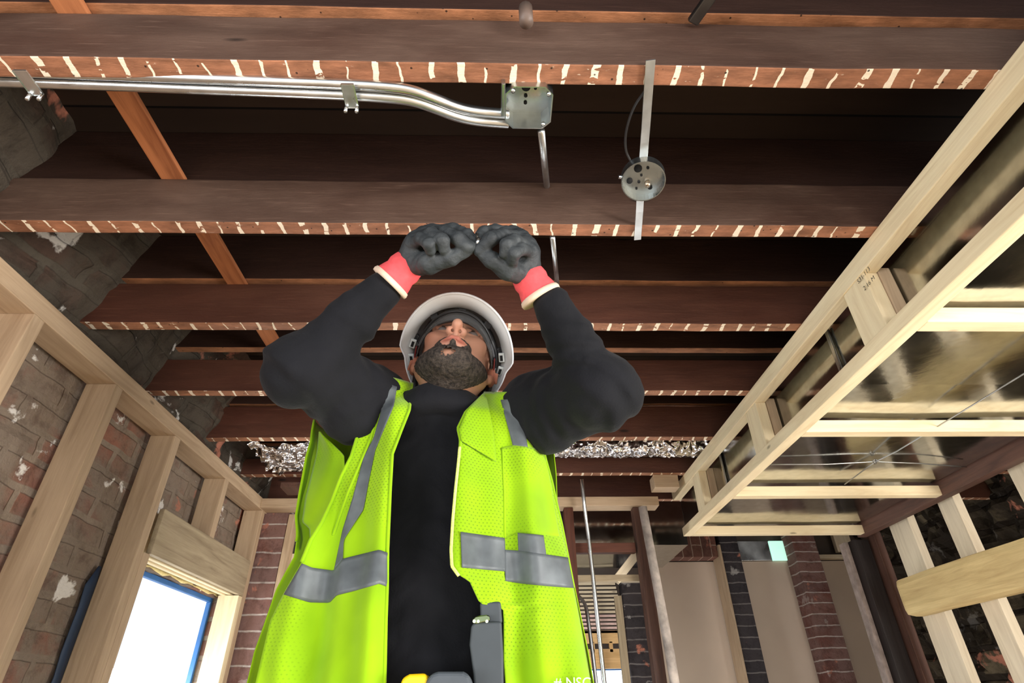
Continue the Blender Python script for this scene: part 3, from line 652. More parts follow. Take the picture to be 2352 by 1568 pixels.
def axes(lo, hi, h, fine=None):
    out = []
    for q in range(3):
        if fine is None: out.append(np.arange(lo[q], hi[q], h)); continue
        fl, fh, fhh = fine
        a = list(np.arange(lo[q], fl[q], h)) + list(np.arange(fl[q], fh[q], fhh)) + list(np.arange(fh[q], hi[q], h)); out.append(np.array(a))
    return out
def wob(f, amp, sc, seed=0):
    X, Y, Z = np.meshgrid(*[a*sc for a in f.ax], indexing='ij', sparse=True); s = seed
    f.v += amp*(np.sin(X*1.3+2.1*np.sin(Y*.9+s)+Z*.7)*np.sin(Z*1.7+1.5*np.sin(X*.8+s)+Y*.5)).astype(np.float32)
# ---------------------------------------------------------------- the person
DEP = lambda x, y, d: np.array(W(x, y, d))
PX = -.125
person = empty('person', (PX, 1.15, -.92), 'person in white hard hat and lime yellow vest, head tipped back, gloved hands raised together', 'person')
# joints
shL, shR = DEP(838, 915, 1.22), DEP(1243, 935, 1.22)
elL, elR = DEP(700, 842, 1.10), DEP(1376, 896, 1.10)
wrL, wrR = DEP(917, 628, 1.137), DEP(1252, 672, 1.13)
# head frame
def rotm(axis, a):
    return np.array(Matrix.Rotation(a, 3, Vector(axis)))
ph = math.radians(27)
hf = np.array([0, -math.cos(ph), math.sin(ph)]); hu = np.array([0, math.sin(ph), math.cos(ph)]); hr = np.array([1., 0, 0])
HC = DEP(1043, 838, 1.29)
vd = ray(1043, 838); vd /= np.linalg.norm(vd)
Rr = rotm(vd, math.radians(9))
if (Rr@hr).dot(RM[2]*0+np.array(RM[:, 1])) > 0: Rr = rotm(vd, math.radians(-9))
hf, hu, hr = Rr@hf, Rr@hu, Rr@hr
HS = 1.06
HR = np.array([hr, hf, hu])
def H(x, f, u): return HC+HS*(hr*x+hf*f+hu*u)
SKIN = NT('skin', .55, 0, .4); n_ = SKIN.noise(SKIN.map(), 60, 4); n2_ = SKIN.noise(SKIN.map(), 9, 3)
at_ = SKIN.n.new('ShaderNodeAttribute'); at_.attribute_name = 'tint'
sc_ = SKIN.mix(SKIN.ramp(n2_, [(.35, 0.), (.7, 1.)]), srgb(196, 150, 124), srgb(176, 122, 98)); sc_ = SKIN.mix(SKIN.math('MULTIPLY', n_, .25), sc_, srgb(160, 104, 84))
sc_ = SKIN.mix(1.0, sc_, at_.outputs['Color'], 'MULTIPLY')
SKIN.col(sc_); SKIN.bump(n_, .25, .002); SKIN.b.inputs['Subsurface Weight'].default_value = .08; SKIN.b.inputs['Subsurface Radius'].default_value = (.01, .004, .002)
HAIR = NT('dark_beard_hair', .75, 0, .25); hn = HAIR.noise(HAIR.map((1, 1, 1)), 120, 4, .7); HAIR.col(HAIR.ramp(hn, [(.35, srgb(34, 30, 28)), (.7, srgb(84, 74, 66))])); HAIR.bump(hn, .9, .006)
nk0, nk1 = H(0, -.02, -.05), np.array([PX, 1.19, .50])
def head_field(f, K=1):
    f.ell(H(0, -.015, .05), (.078*HS, .098*HS, .088*HS), .01, R=HR)
    f.ell(H(0, .022, -.028), (.064*HS, .068*HS, .086*HS), .03, R=HR)
    for s in (-1, 1):
        f.cap(H(.054*s, .0, -.045), H(.018*s, .072, -.098), .024, .020, .025)
        f.ell(H(.042*s, .062, -.018), (.024, .022, .02), .015, R=HR)
        f.cap(H(0, .088, .024), H(.048*s, .070, .020), .010, .010, .012)
    f.ell(H(0, .074, -.102), (.024, .020, .018), .018, R=HR)
    f.ell(H(0, .078, -.062), (.030, .022, .022), .016, R=HR)       # muzzle
    for s in (-1, 1): f.ell(H(.031*s, .094, .002), (.017, .014, .013), .010, 'sub', R=HR)
    for s in (-1, 1): f.ell(H(.031*s, .0735, .0), (.0135, .0135, .0125), .003, R=HR)
    for s in (-1, 1): f.cap(H(.018*s, .085, .0065), H(.044*s, .079, .0060), .0048, .0042, .003); f.cap(H(.019*s, .084, -.0085), H(.043*s, .078, -.0080), .0042, .0040, .003)
    # nose
    f.cap(H(0, .088, .012), H(0, .116, -.030), .0075, .0115, .010)
    for s in (-1, 1): f.ell(H(.0135*s, .101, -.036), (.0085, .011, .008), .006, R=HR)
    f.cap(H(0, .112, -.036), H(0, .094, -.044), .006, .006, .005)
    for s in (-1, 1): f.cap(H(.0078*s, .108, -.047), H(.0070*s, .100, -.028), .0037, .0032, .0015, 'sub')
    for s in (-1, 1): f.cap(H(.021*s, .092, -.04), H(.030*s, .082, -.062), .0022, .002, .004, 'sub')
    # lips
    for a, b in (((-.024, .088, -.0665), (-.006, .101, -.0615)), ((-.006, .101, -.0615), (.006, .101, -.0615)), ((.006, .101, -.0615), (.024, .088, -.0665))): f.cap(H(*a), H(*b), .0045, .0055, .004)
    for a, b in (((-.022, .087, -.0705), (0, .100, -.075)), ((0, .100, -.075), (.022, .087, -.0705))): f.cap(H(*a), H(*b), .0055, .0068, .004)
    for a, b in (((-.026, .093, -.068), (0, .109, -.0685)), ((0, .109, -.0685), (.026, .093, -.068))): f.cap(H(*a), H(*b), .0012, .0014, .002, 'sub')
    # ears
    for s in (-1, 1):
        f.ell(H(.083*s, -.012, -.008), (.011, .019, .031), .006, R=HR); f.ell(H(.080*s, -.002, -.034), (.008, .011, .012), .006, R=HR)
        f.ell(H(.092*s, -.006, -.004), (.006, .011, .019), .003, 'sub', R=HR); f.cap(H(.094*s, -.014, .010), H(.095*s, -.022, -.012), .0035, .003, .004)
    f.cap(nk0, nk1, .060, .066, .02); f.cap(H(0, .02, -.080), nk1+np.array([0, -.0, .0]), .030, .040, .02)
fl = HC-.155; fh = HC+.165
bf = Field(axes((-.62, .70, -1.0), (.42, 1.5, .95), .012, (fl, fh, .0024)))
T = lambda x, y, z: np.array([PX+x, y, z])
# torso, arms, hands cores, legs: one continuous body
for c, r in (((0, 1.19, .42), (.165, .095, .19)), ((0, 1.19, .2), (.145, .09, .2)), ((0, 1.19, 0), (.155, .10, .14))): bf.ell(T(*c), r, .04)
for s, a, b, c in ((-1, shL, elL, wrL), (1, shR, elR, wrR)):
    bf.cap(T(.05*s, 1.2, .53), a, .05, .05, .03); bf.cap(a, b, .048, .040, .02); bf.cap(b, c, .040, .027, .015)
    bf.cap(T(.085*s, 1.19, -.04), T(.10*s, 1.16, -.46), .078, .052, .03); bf.cap(T(.10*s, 1.16, -.46), T(.10*s, 1.19, -.86), .052, .036, .02)
    bf.cap(T(.10*s, 1.20, -.88), T(.11*s, 1.06, -.90), .034, .026, .02)
head_field(bf)
V, Q = bf.mesh()
body = mesh('body', V, Q, SKIN.m, person, True)
loc = (V-HC)@HR.T/HS
tint = np.ones((len(V), 4), np.float32)
def blob(c, r):
    d = ((loc-np.array(c))/np.array(r)); return np.clip(1.5-np.sqrt((d**2).sum(1))*1.5, 0, 1)
lip = np.clip(blob((0, .096, -.0685), (.031, .022, .0125))*1.6, 0, 1)[:, None]
tint[:, :3] = tint[:, :3]*(1-lip)+np.array([.80, .52, .54])*lip
for s in (-1, 1):
    e = np.clip(blob((.087*s, -.01, -.012), (.02, .035, .045))*1.2, 0, 1)[:, None]; tint[:, :3] = tint[:, :3]*(1-e)+np.array([1.0, .70, .66])*e
    e = blob((.031*s, .088, .014), (.024, .012, .0045))[:, None]; tint[:, :3] = tint[:, :3]*(1-e)+np.array([.25, .2, .2])*e       # eyebrows
nose = blob((0, .112, -.034), (.022, .02, .018))[:, None]*.5; tint[:, :3] = tint[:, :3]*(1-nose)+np.array([1.05, .82, .78])*nose
ca = body.data.color_attributes.new('tint', 'FLOAT_COLOR', 'POINT'); ca.data.foreach_set('color', tint.ravel())
# beard: thick on chin and jaw, thin round the mouth
hb = Field(axes(HC-.15, HC+.15, .0028)); head_field(hb)
X, Y, Z = np.meshgrid(*hb.ax, indexing='ij', sparse=True)
lx, lf, lu = [((X-HC[0])*HR[i][0]+(Y-HC[1])*HR[i][1]+(Z-HC[2])*HR[i][2])/HS for i in range(3)]
edge = -.0815+.62*np.clip(np.abs(lx)-.020, 0, .05)+.25*np.clip(.06-lf, 0, .07)       # height of the beard line
m1 = lu-edge                                        # below the line
back = -(lf-.014)                                   # in front of the ears only
neckline = -(lu+.128)
region = np.maximum(np.maximum(m1, back), neckline-.0)
mo = np.sqrt((lx/.034)**2+((lu+.066)/.0205)**2)
ring = np.maximum(np.abs(mo-1.0)*.02-.0042, -(lf-.075)); ring = np.maximum(ring, lu+.0475)
tuft = np.sqrt((lx/.008)**2+((lu+.084)/.008)**2)*.008-.008; tuft = np.maximum(tuft, -(lf-.07))
region = np.minimum(region, np.minimum(ring, tuft))
thick = .0015+.0065*np.clip(-m1/.02, 0, 1)*np.clip((lf-.0)/.05, .25, 1)*np.clip((.152+lu)/.03, .1, 1)
fz = .0013*np.sin(X*420+3*np.sin(Z*250))*np.sin(Y*390+2*np.sin(X*300))*np.sin(Z*410)
bd = Field(hb.ax); bd.v = np.maximum(hb.v-thick-fz*np.clip(-m1/.01, .2, 1), region).astype(np.float32)
V, Q = bd.mesh(); beard = mesh('beard', V, Q, HAIR.m, person, True)
# eyes
for s in (-1, 1):
    th = np.linspace(0, math.pi, 9); V = []; 
    EYE = plain('eye_white', (.16, .13, .12), .5, noise=.05); IR = plain('brown_iris', (.05, .03, .02), .2)
    fe = Field(axes(H(.031*s, .079, -.001)-.016, H(.031*s, .079, -.001)+.016, .0016)); fe.ell(H(.031*s, .0765, -.0015), (.0125, .0125, .0098), 0, R=HR); V, Q = fe.mesh(); e = mesh('eye', V, Q, EYE, person, True)
    fe = Field(axes(H(.031*s, .088, .001)-.01, H(.031*s, .088, .001)+.01, .0012)); fe.ell(H(.031*s, .0862, .0015), (.0048, .0035, .0048), 0, R=HR); V, Q = fe.mesh(); mesh('iris', V, Q, IR, e, True)
# ---------------------------------------------------------------- hard hat
WHITE = plain('white_helmet_shell', (.90, .91, .93), .35, noise=.03, scale=8, bump=.02)
BLK = plain('black_plastic', (.014, .014, .016), .45, noise=.1)
hat = bpy.data.objects.new('x', None); bpy.data.objects.remove(hat)
def hatrings():
    rings = []
    N = 96
    def R(th, a, fr, bk):
        c, s = math.cos(th), math.sin(th); ff = fr if s > 0 else bk
        return 1/math.sqrt((c/a)**2+(s/ff)**2)
    spec = [('brim', 0), ('brim', .5), ('base', 0)]
    out = []
    for kind in range(12):
        row = []
        for k in range(N):
            th = 2*math.pi*k/N; s = math.sin(th)
            vis = max(0, min(1, (s+.10)/.22))           # visor part reaches back past the temples
            if kind == 0: r = R(th, .112, .150, .138)*(1-vis)+R(th, .124, .166, .138)*vis; u = .030-.012*max(0, s)
            elif kind == 1: r = R(th, .108, .138, .132)*(1-vis)+R(th, .112, .138, .132)*vis; u = .038-.002*max(0, s)
            elif kind == 2: r = R(th, .101, .122, .126); u = .046
            else:
                q = (kind-2)/9*math.pi/2; r = R(th, .101, .122, .126)*math.cos(q)**.8 if kind < 11 else .001; u = .046+.125*math.sin(q)
            row.append(H(r*math.cos(th), -.005+r*math.sin(th), u))
        out.append(row)
    return out
G = hatrings(); hat = grid_mesh('hard_hat', G, WHITE, person, .0032, closed=True)
rim = [H(*(lambda p: p)(0) ) for _ in []] if False else None
P0 = [np.array(p) for p in G[0]]; tube('brim_edge', P0+[P0[0], P0[1]], .0028, WHITE, hat, 8, caps=False)
def bandring(name, a, fr, bk, u0, u1, mat, parent, tk=.003, t0=0, t1=2*math.pi, wob_=0, cy=-.005):
    N = 64; G = []
    for u in (u0, (u0+u1)/2, u1):
        row = []
        for k in range(N+1):
            th = t0+(t1-t0)*k/N; c, s = math.cos(th), math.sin(th); ff = fr if s > 0 else bk; r = 1/math.sqrt((c/a)**2+(s/ff)**2)
            row.append(H(r*c, cy+r*s, u+wob_*math.sin(th*9)))
        G.append(row)
    return grid_mesh(name, G, mat, parent, tk)
bandring('headband', .088, .108, .112, .022, .052, BLK, hat, .005, wob_=.002)
bandring('brow_pad', .084, .104, .105, .016, .040, plain('grey_sweatband', (.10, .10, .11), .8), hat, .006, .35, math.pi-.35)
for th in (20, 58, 90, 122, 160, 205, 335):
    t = math.radians(th); c, s = math.cos(t), math.sin(t); r0 = 1/math.sqrt((c/.090)**2+(s/.110)**2); r1 = 1/math.sqrt((c/.099)**2+(s/.119)**2)
    o = timber('suspension_clip', tuple(H(r0*c, -.005+r0*s, .038)), tuple(H(r1*c, -.005+r1*s, .046)), .018, .006, BLK, hat, up=tuple(HR.T@np.array([-s, c, 0])))
for th in (168, 190, 352, 372):
    t = math.radians(th); c, s = math.cos(t), math.sin(t)
    a = H(.101*math.cos(t-.11), -.005+.101*math.sin(t-.11), .036); b = H(.101*math.cos(t+.11), -.005+.101*math.sin(t+.11), .036)
    o = timber('accessory_slot', tuple(a), tuple(b), .006, .014, plain('pale_slot', (.7, .74, .74), .4), hat, up=tuple(hu))
    timber('slot_opening', tuple(a*.8+b*.2-hu*.0035), tuple(a*.2+b*.8-hu*.0035), .002, .006, BLACKHOLE, o, up=tuple(hu), bev=0)
tube('ratchet_strap', [H(-.083, -.04, .03), H(-.08, -.07, -.02), H(-.045, -.108, -.04), H(0, -.118, -.042), H(.045, -.108, -.04), H(.08, -.07, -.02), H(.083, -.04, .03)], .007, BLK, hat, 8, smooth_path=2)
# safety glasses
LENS = NT('clear_smoke_lens', .08); LENS.b.inputs['Transmission Weight'].default_value = .90; LENS.b.inputs['IOR'].default_value = 1.05
LENS.col(LENS.ramp(LENS.noise(LENS.map(), 8), [(.3, (.55, .56, .57)), (.7, (.66, .66, .66))]))
gl = bandring('safety_glasses', .0815, .121, .11, -.014, .022, LENS.m, person, .0018, math.radians(12), math.radians(168), cy=-.005)
gl['label'] = 'clear wraparound safety glasses'
bandring('brow_bar', .083, .123, .11, .020, .027, BLK, gl, .005, math.radians(8), math.radians(172))
REDP = plain('dark_red_plastic', (.20, .018, .02), .4)
for s in (-1, 1):
    timber('temple', tuple(H(.083*s, .020, .010)), tuple(H(.086*s, -.035, .004)), .010, .004, BLK, gl, up=tuple(hu)); timber('temple_tip', tuple(H(.084*s, .030, .002)), tuple(H(.086*s, .0, .0)), .010, .003, REDP, gl, up=tuple(hu))
# ---------------------------------------------------------------- black shirt
SHIRT = NT('charcoal_shirt', .85, 0, .2); sn = SHIRT.noise(SHIRT.map(), 260, 2); sl_ = SHIRT.noise(SHIRT.map(), 5, 3)
SHIRT.col(SHIRT.ramp(sl_, [(.35, srgb(14, 15, 18)), (.7, srgb(28, 28, 33))])); SHIRT.bump(SHIRT.math('ADD', SHIRT.math('MULTIPLY', sn, .3), SHIRT.noise(SHIRT.map(), 28, 3)), .35, .006)
SHIRT.b.inputs['Sheen Weight'].default_value = .04
def torso(f):
    for c, r in (((0, 1.185, .44), (.195, .112, .17)), ((0, 1.18, .22), (.185, .115, .22)), ((0, 1.18, -.02), (.18, .12, .2))): f.ell(T(*c), r, .05)
    f.cap(T(-.04, 1.2, .56), T(-.15, 1.18, .555), .06, .062, .03); f.cap(T(.04, 1.2, .56), T(.16, 1.18, .545), .06, .062, .03)
    f.cap(shL+np.array([.03, .03, 0]), shL+np.array([-.005, 0, 0]), .068, .066, .03); f.cap(shR+np.array([-.03, .03, 0]), shR+np.array([.005, 0, 0]), .068, .066, .03)
tf = Field(axes((-.56, .84, -.16), (.36, 1.42, .72), .008)); torso(tf)
sf_ = Field(axes((-.60, .80, -.16), (.36, 1.42, .88), .0062)); torso(sf_)
for a, b, c, s in ((shL, elL, wrL, -1), (shR, elR, wrR, 1)):
    sf_.cap(a, b, .078, .066, .035); sf_.ell(b+np.array([.006*s, .0, -.012]), (.068, .066, .066), .03); sf_.cap(a+np.array([.012*s, -.03, -.06]), a*.5+b*.5+np.array([0, 0, -.012]), .055, .066, .03)
    md = b*.5+c*.5; c = c+(c-b)*(-.19 if s < 0 else -.12); sf_.cap(b, md, .062, .046, .03); sf_.cap(md, c, .046, .037, .02)
for a_, b_ in ((T(-.06, 1.11, .53), T(.06, 1.11, .53)),): sf_.cap(a_, b_, .042, .042, .02)
# wrinkles round the elbows and armpits
X, Y, Z = np.meshgrid(*sf_.ax, indexing='ij', sparse=True)
for b, s in ((elL, 1), (elR, -1)):
    d = np.sqrt((X-b[0])**2+(Y-b[1])**2+(Z-b[2])**2)
    sf_.v += (np.exp(-(d/.11)**2)*.0070*np.sin(d*150+4*np.sin(X*22+Z*17)+Z*40)).astype(np.float32)
sf_.v += (.0022*np.sin(X*38*1+3*np.sin(Z*21))*np.sin(Z*45+2*np.sin(Y*30+X*20))).astype(np.float32)
sf_.v += (.0012*np.sin(X*95+3*np.sin(Z*50))*np.sin(Z*110+2*np.sin(X*60))).astype(np.float32)
# loose hooded collar
for k in range(26):
    a0, a1 = 2*math.pi*k/26, 2*math.pi*(k+1)/26
    p = lambda a, r, z: T(r*math.cos(a)*1.0, 1.15+r*math.sin(a)*(1.12 if math.sin(a) < 0 else .9), z+.006*math.sin(a*3))
    sf_.cap(p(a0, .084, .560), p(a1, .084, .560), .020, .020, .012); sf_.cap(p(a0, .088, .540), p(a1, .088, .540), .022, .022, .012)
sf_.ell(T(0, 1.13, .645), (.068, .090, .092), .004, 'sub')
V, Q = sf_.mesh(); shirt = mesh('shirt', V, Q, SHIRT.m, person, True); shirt['label'] = 'black long sleeved hooded top'
# trousers and boots
TRO = plain('dark_work_trousers', srgb(40, 42, 48), .85); tr = Field(axes((PX-.3, .95, -.95), (PX+.3, 1.42, .06), .012))
tr.ell(T(0, 1.18, -.04), (.185, .125, .09), .03)
for s in (-1, 1): tr.cap(T(.09*s, 1.18, -.08), T(.105*s, 1.16, -.46), .10, .076, .03); tr.cap(T(.105*s, 1.16, -.46), T(.105*s, 1.19, -.83), .076, .062, .02)
V, Q = tr.mesh(); mesh('trousers', V, Q, TRO, person, True)
for s in (-1, 1):
    bt = Field(axes(T(.11*s, 1.12, -.86)-np.array([.09, .2, .08]), T(.11*s, 1.12, -.86)+np.array([.09, .2, .1]), .008))
    bt.cap(T(.105*s, 1.2, -.80), T(.105*s, 1.2, -.875), .052, .045, .02); bt.cap(T(.105*s, 1.2, -.885), T(.115*s, 1.04, -.89), .042, .036, .02)
    V, Q = bt.mesh(); V[:, 2] = np.maximum(V[:, 2], -.9295); mesh('boot', V, Q, plain('tan_boot_leather', srgb(130, 90, 54), .7), person, True)
pf = empty('work_platform', (PX, 1.15, -1.6), 'low folding work platform the person stands on', 'platform')
abox('platform_deck', (PX-.55, PX+.55), (.95, 1.35), (-.965, -.930), GALV, pf)
for sx in (-.5, .5):
    for sy in (.98, 1.30): abox('leg', (PX+sx-.02, PX+sx+.02), (sy-.0, sy+.04), (-1.6, -.966), GALV, pf)
# ---------------------------------------------------------------- gloves
GLOVE = NT('grey_rubber_coating', .62, 0, .4); gn = GLOVE.noise(GLOVE.map(), 90, 4); gn2 = GLOVE.noise(GLOVE.map(), 16, 3)
GLOVE.col(GLOVE.ramp(gn2, [(.35, srgb(42, 46, 49)), (.7, srgb(64, 68, 70))])); GLOVE.bump(GLOVE.math('ADD', gn, GLOVE.math('MULTIPLY', gn2, 1.5)), .5, .005)
KNIT = plain('red_knit', srgb(232, 84, 88), .85, noise=.15, scale=60, bump=.4); CREAM = plain('cream_cuff_trim', srgb(226, 200, 176), .85)
def glove(side, pts, cuffpts, trim, label):
    # pts: list of (a, b, ra, rb, k)
    allp = np.array([p for q in pts for p in q[:2]])
    f = Field(axes(allp.min(0)-.05, allp.max(0)+.05, .0022))
    for a, b, ra, rb, k in pts: f.cap(a, b, ra, rb, k)
    X, Y, Z = np.meshgrid(*f.ax, indexing='ij', sparse=True)
    f.v += (.0009*np.sin(X*210+3*np.sin(Z*90))*np.sin(Z*190+2*np.sin(Y*120))).astype(np.float32)
    V, Q = f.mesh(); g = mesh('work_glove', V, Q, GLOVE.m, person, True); g['label'] = label
    tube('glove_cuff', [c[0] for c in cuffpts], [c[1] for c in cuffpts], KNIT, g, 24, caps=False)
    tube('cuff_trim', [c[0] for c in trim], [c[1] for c in trim], CREAM, g, 24, caps=True)
def hand(mp, s):
    P = mp; r = .0125
    L = []
    wr = P['w']
    for k in ('i', 'm', 'r', 'p'):
        kn = P[k][0]; L.append((wr*.8+kn*.2, kn, .0215, .017, .016))
        j = [kn]+P[k][1:]; rr = {'i': .0125, 'm': .013, 'r': .0122, 'p': .011}[k]
        for a, b in zip(j, j[1:]): L.append((a, b, rr*1.1, rr, .005))
    t = P['t']; L.append((wr*.75+t[0]*.25, t[0], .024, .0225, .014)); 
    for a, b, ra, rb in zip(t, t[1:], (.0205, .0155), (.0155, .0125)): L.append((a, b, ra, rb, .006))
    return L
D = DEP
LH = dict(w=D(940, 606, 1.14), i=[D(992, 532, 1.165), D(1042, 527, 1.135), D(1072, 540, 1.11), D(1088, 556, 1.10)],
          m=[D(975, 538, 1.145), D(1022, 533, 1.10), D(1052, 548, 1.075), D(1072, 566, 1.075)],
          r=[D(958, 548, 1.13), D(990, 536, 1.085), D(1016, 552, 1.06), D(1020, 570, 1.07)],
          p=[D(948, 562, 1.12), D(966, 548, 1.08), D(985, 560, 1.058), D(990, 574, 1.068)],
          t=[D(986, 604, 1.10), D(1036, 592, 1.085), D(1082, 568, 1.085)])
RH = dict(w=D(1210, 630, 1.14), i=[D(1180, 536, 1.165), D(1138, 530, 1.135), D(1112, 534, 1.11), D(1100, 548, 1.10)],
          m=[D(1196, 545, 1.145), D(1155, 540, 1.10), D(1128, 548, 1.078), D(1114, 562, 1.08)],
          r=[D(1212, 560, 1.13), D(1182, 552, 1.085), D(1164, 562, 1.065), D(1160, 582, 1.07)],
          p=[D(1220, 578, 1.12), D(1198, 572, 1.08), D(1182, 582, 1.062), D(1178, 598, 1.072)],
          t=[D(1166, 618, 1.10), D(1128, 596, 1.085), D(1100, 574, 1.085)])
u_ = lambda a, b, t: a*(1-t)+b*t
def cuffs(hm, el, wr):
    d = (hm['w']-el); d = d/np.linalg.norm(d); w0 = hm['w']
    cf = [(w0+d*.012, .029), (w0-d*.004, .034), (w0-d*.016, .036), (w0-d*.026, .034), (w0-d*.036, .037), (w0-d*.050, .040)]
    tr_ = [(w0-d*.047, .0415), (w0-d*.053, .0435), (w0-d*.058, .0425)]
    return cf, tr_
for hm, el, wr, l in ((LH, elL, wrL, 'dark grey glove with a crumpled red cuff'), (RH, elR, wrR, 'dark grey glove with a smooth red cuff')):
    cf, tr_ = cuffs(hm, el, wr)
    glove(0, hand(hm, 1), cf, tr_, l)
nut = empty('metal_fitting', D(1095, 556, 1.085), 'small shiny metal fitting pinched between the two gloves', 'fitting')
tube('threaded_stem', [D(1096, 536, 1.09), D(1094, 580, 1.08)], .0035, GALV, nut, 10); tube('fitting_collar', [D(1099, 548, 1.085), D(1098, 562, 1.08)], .006, GALV, nut, 6)
# ---------------------------------------------------------------- lime vest
def limemat(name, mesh_on):
    m = NT(name, .8, 0, .2)
    x, y, z = m.sep(m.tc.outputs['Object'])[:3]
    n1 = m.noise(m.map(), 7, 3); n2 = m.noise(m.map(), 120, 2)
    c = m.mix(m.ramp(n1, [(.35, 0.), (.7, 1.)]), srgb(152, 196, 4), srgb(128, 172, 0))
    p = .0070
    row = m.math('MULTIPLY', z, 1/(p*.80)); fl = m.math('FLOOR', row); off = m.math('MULTIPLY', m.math('MODULO', m.math('ABSOLUTE', fl), 2), .5)
    cx = m.math('SUBTRACT', m.math('FRACT', m.math('ADD', m.math('MULTIPLY', x, 1/p), off)), .5); cz = m.math('SUBTRACT', m.math('FRACT', row), .5)
    d = m.math('SQRT', m.math('ADD', m.math('POWER', cx, 2), m.math('POWER', m.math('MULTIPLY', cz, .9), 2)))
    hole = m.math('LESS_THAN', d, .20); 
    mask = m.ramp(m.noise(m.map(), 4.5, 2), [(.42, 0.), (.55, 1.)])
    hole = m.math('MULTIPLY', hole, m.math('MULTIPLY', mask, mesh_on))
    c = m.mix(m.math('MULTIPLY', hole, .5), c, srgb(70, 96, 10))
    m.col(c); m.bump(m.math('SUBTRACT', m.math('MULTIPLY', n2, .35), hole), .35, .002)
    m.b.inputs['Sheen Weight'].default_value = .2
    return m.m
LIME = limemat('lime_mesh_fabric', 1.0); LIMEB = limemat('lime_binding', 0.0)
TAPE = NT('silver_reflective_tape', .5, .1, .4); tn = TAPE.noise(TAPE.map(), 40, 2); TAPE.col(TAPE.ramp(tn, [(.3, srgb(86, 91, 94)), (.7, srgb(100, 106, 109))]))
TAPE.bump(TAPE.noise(TAPE.map(), 400, 1), .1, .001)
def interp(rows, y):
    ys = [r[1] for r in rows]; xs = [r[0] for r in rows]; return np.interp(y, ys, xs)
def analytic(P):
    x, z = P[:, 0], P[:, 2]
    t = np.clip((.60-z)/.55, 0, 1); a = .225+.125*t; xc = -.128-.035*t; b = .135+.03*t
    q = np.clip(np.abs(x-xc)/a, 0, .985); yc = 1.175
    y = yc-b*np.sqrt(1-q**2.6)
    fold = .016*np.sin((x-xc)*(52-14*t)+3*z)+.007*np.sin((x-xc)*95+z*9+1)+.006*np.sin(x*30+z*34)
    y += fold*(.35+.9*t)
    y += np.clip(z-.52, 0, 1)**1.0*.75          # leans back over the shoulder
    return y
def depth_at(px, py, gap=.011):
    px = np.atleast_1d(px).astype(float); py = np.atleast_1d(py).astype(float)
    R = np.stack([px-1176, -(py-784), np.full_like(px, -FPX)], 1)@RM.T/FPX
    d = np.full(len(px), 1.05)
    for _ in range(40):
        P = R*d[:, None]; y = analytic(P); d = d*.5+.5*np.clip(y/R[:, 1], .8, 1.5)
    s = np.full(len(px), .75)
    for _ in range(60):
        v = tf.sample(R*s[:, None])-gap; s = s+np.clip(v, -.02, .03)*.9
    s = np.where(s > 1.4, 9, s)
    return np.minimum(d, s), R
def panel(name, rowsL, rowsR, y0, y1, mat, parent, n=90, mcols=44, off=0, thick=.0022, topcurve=None):
    ys = np.linspace(y0, y1, n); G = []; D_ = []; RR = []
    for y in ys:
        a, b = interp(rowsL, y), interp(rowsR, y); xs = np.linspace(a, b, mcols); yy = np.full(mcols, y)
        if topcurve: yy = yy+topcurve(np.linspace(0, 1, mcols))*np.clip(1-(y-y0)/60., 0, 1)
        d, R = depth_at(xs, yy); D_.append(d); RR.append(R)
    D_ = np.array(D_)
    for _ in range(3):
        q = np.pad(D_, 1, 'edge'); D_ = (q[:-2, 1:-1]+q[2:, 1:-1]+q[1:-1, :-2]+q[1:-1, 2:]+4*D_)/8
    G = np.array(RR)*(D_-off)[:, :, None]
    return grid_mesh(name, G, mat, parent, thick)
lL = [(834, 856), (838, 918), (828, 978), (807, 1047), (784, 1093), (762, 1150), (738, 1200), (713, 1240), (693, 1290), (652, 1363), (620, 1427), (587, 1568), (560, 1680)]
lR = [(947, 880), (940, 942), (922, 987), (901, 1042), (896, 1125), (890, 1262), (889, 1345), (886, 1422), (883, 1568), (880, 1680)]
rL = [(1111, 906), (1070, 946), (1052, 983), (1058, 1010), (1056, 1051), (1049, 1125), (1042, 1193), (1039, 1262), (1040, 1301), (1052, 1319), (1079, 1335), (1102, 1386), (1140, 1390), (1155, 1396), (1157, 1422), (1157, 1514), (1161, 1568), (1170, 1680)]
rR = [(1226, 895), (1231, 942), (1239, 996), (1253, 1056), (1267, 1106), (1276, 1148), (1290, 1207), (1303, 1276), (1317, 1349), (1331, 1422), (1347, 1514), (1356, 1568), (1372, 1680)]
vl = panel('vest_front_panel', lL, lR, 862, 1680, LIME, person, 110, 44, topcurve=lambda t: 18*t-6*np.sin(t*math.pi))
vr = panel('vest_front_panel', rL, rR, 900, 1680, LIME, person, 110, 44, topcurve=lambda t: 12*np.sin(t*math.pi)*0)
vl['label'] = 'lime panel by the crumpled cuff arm'; vr['label'] = 'lime panel with pocket and zip edge'
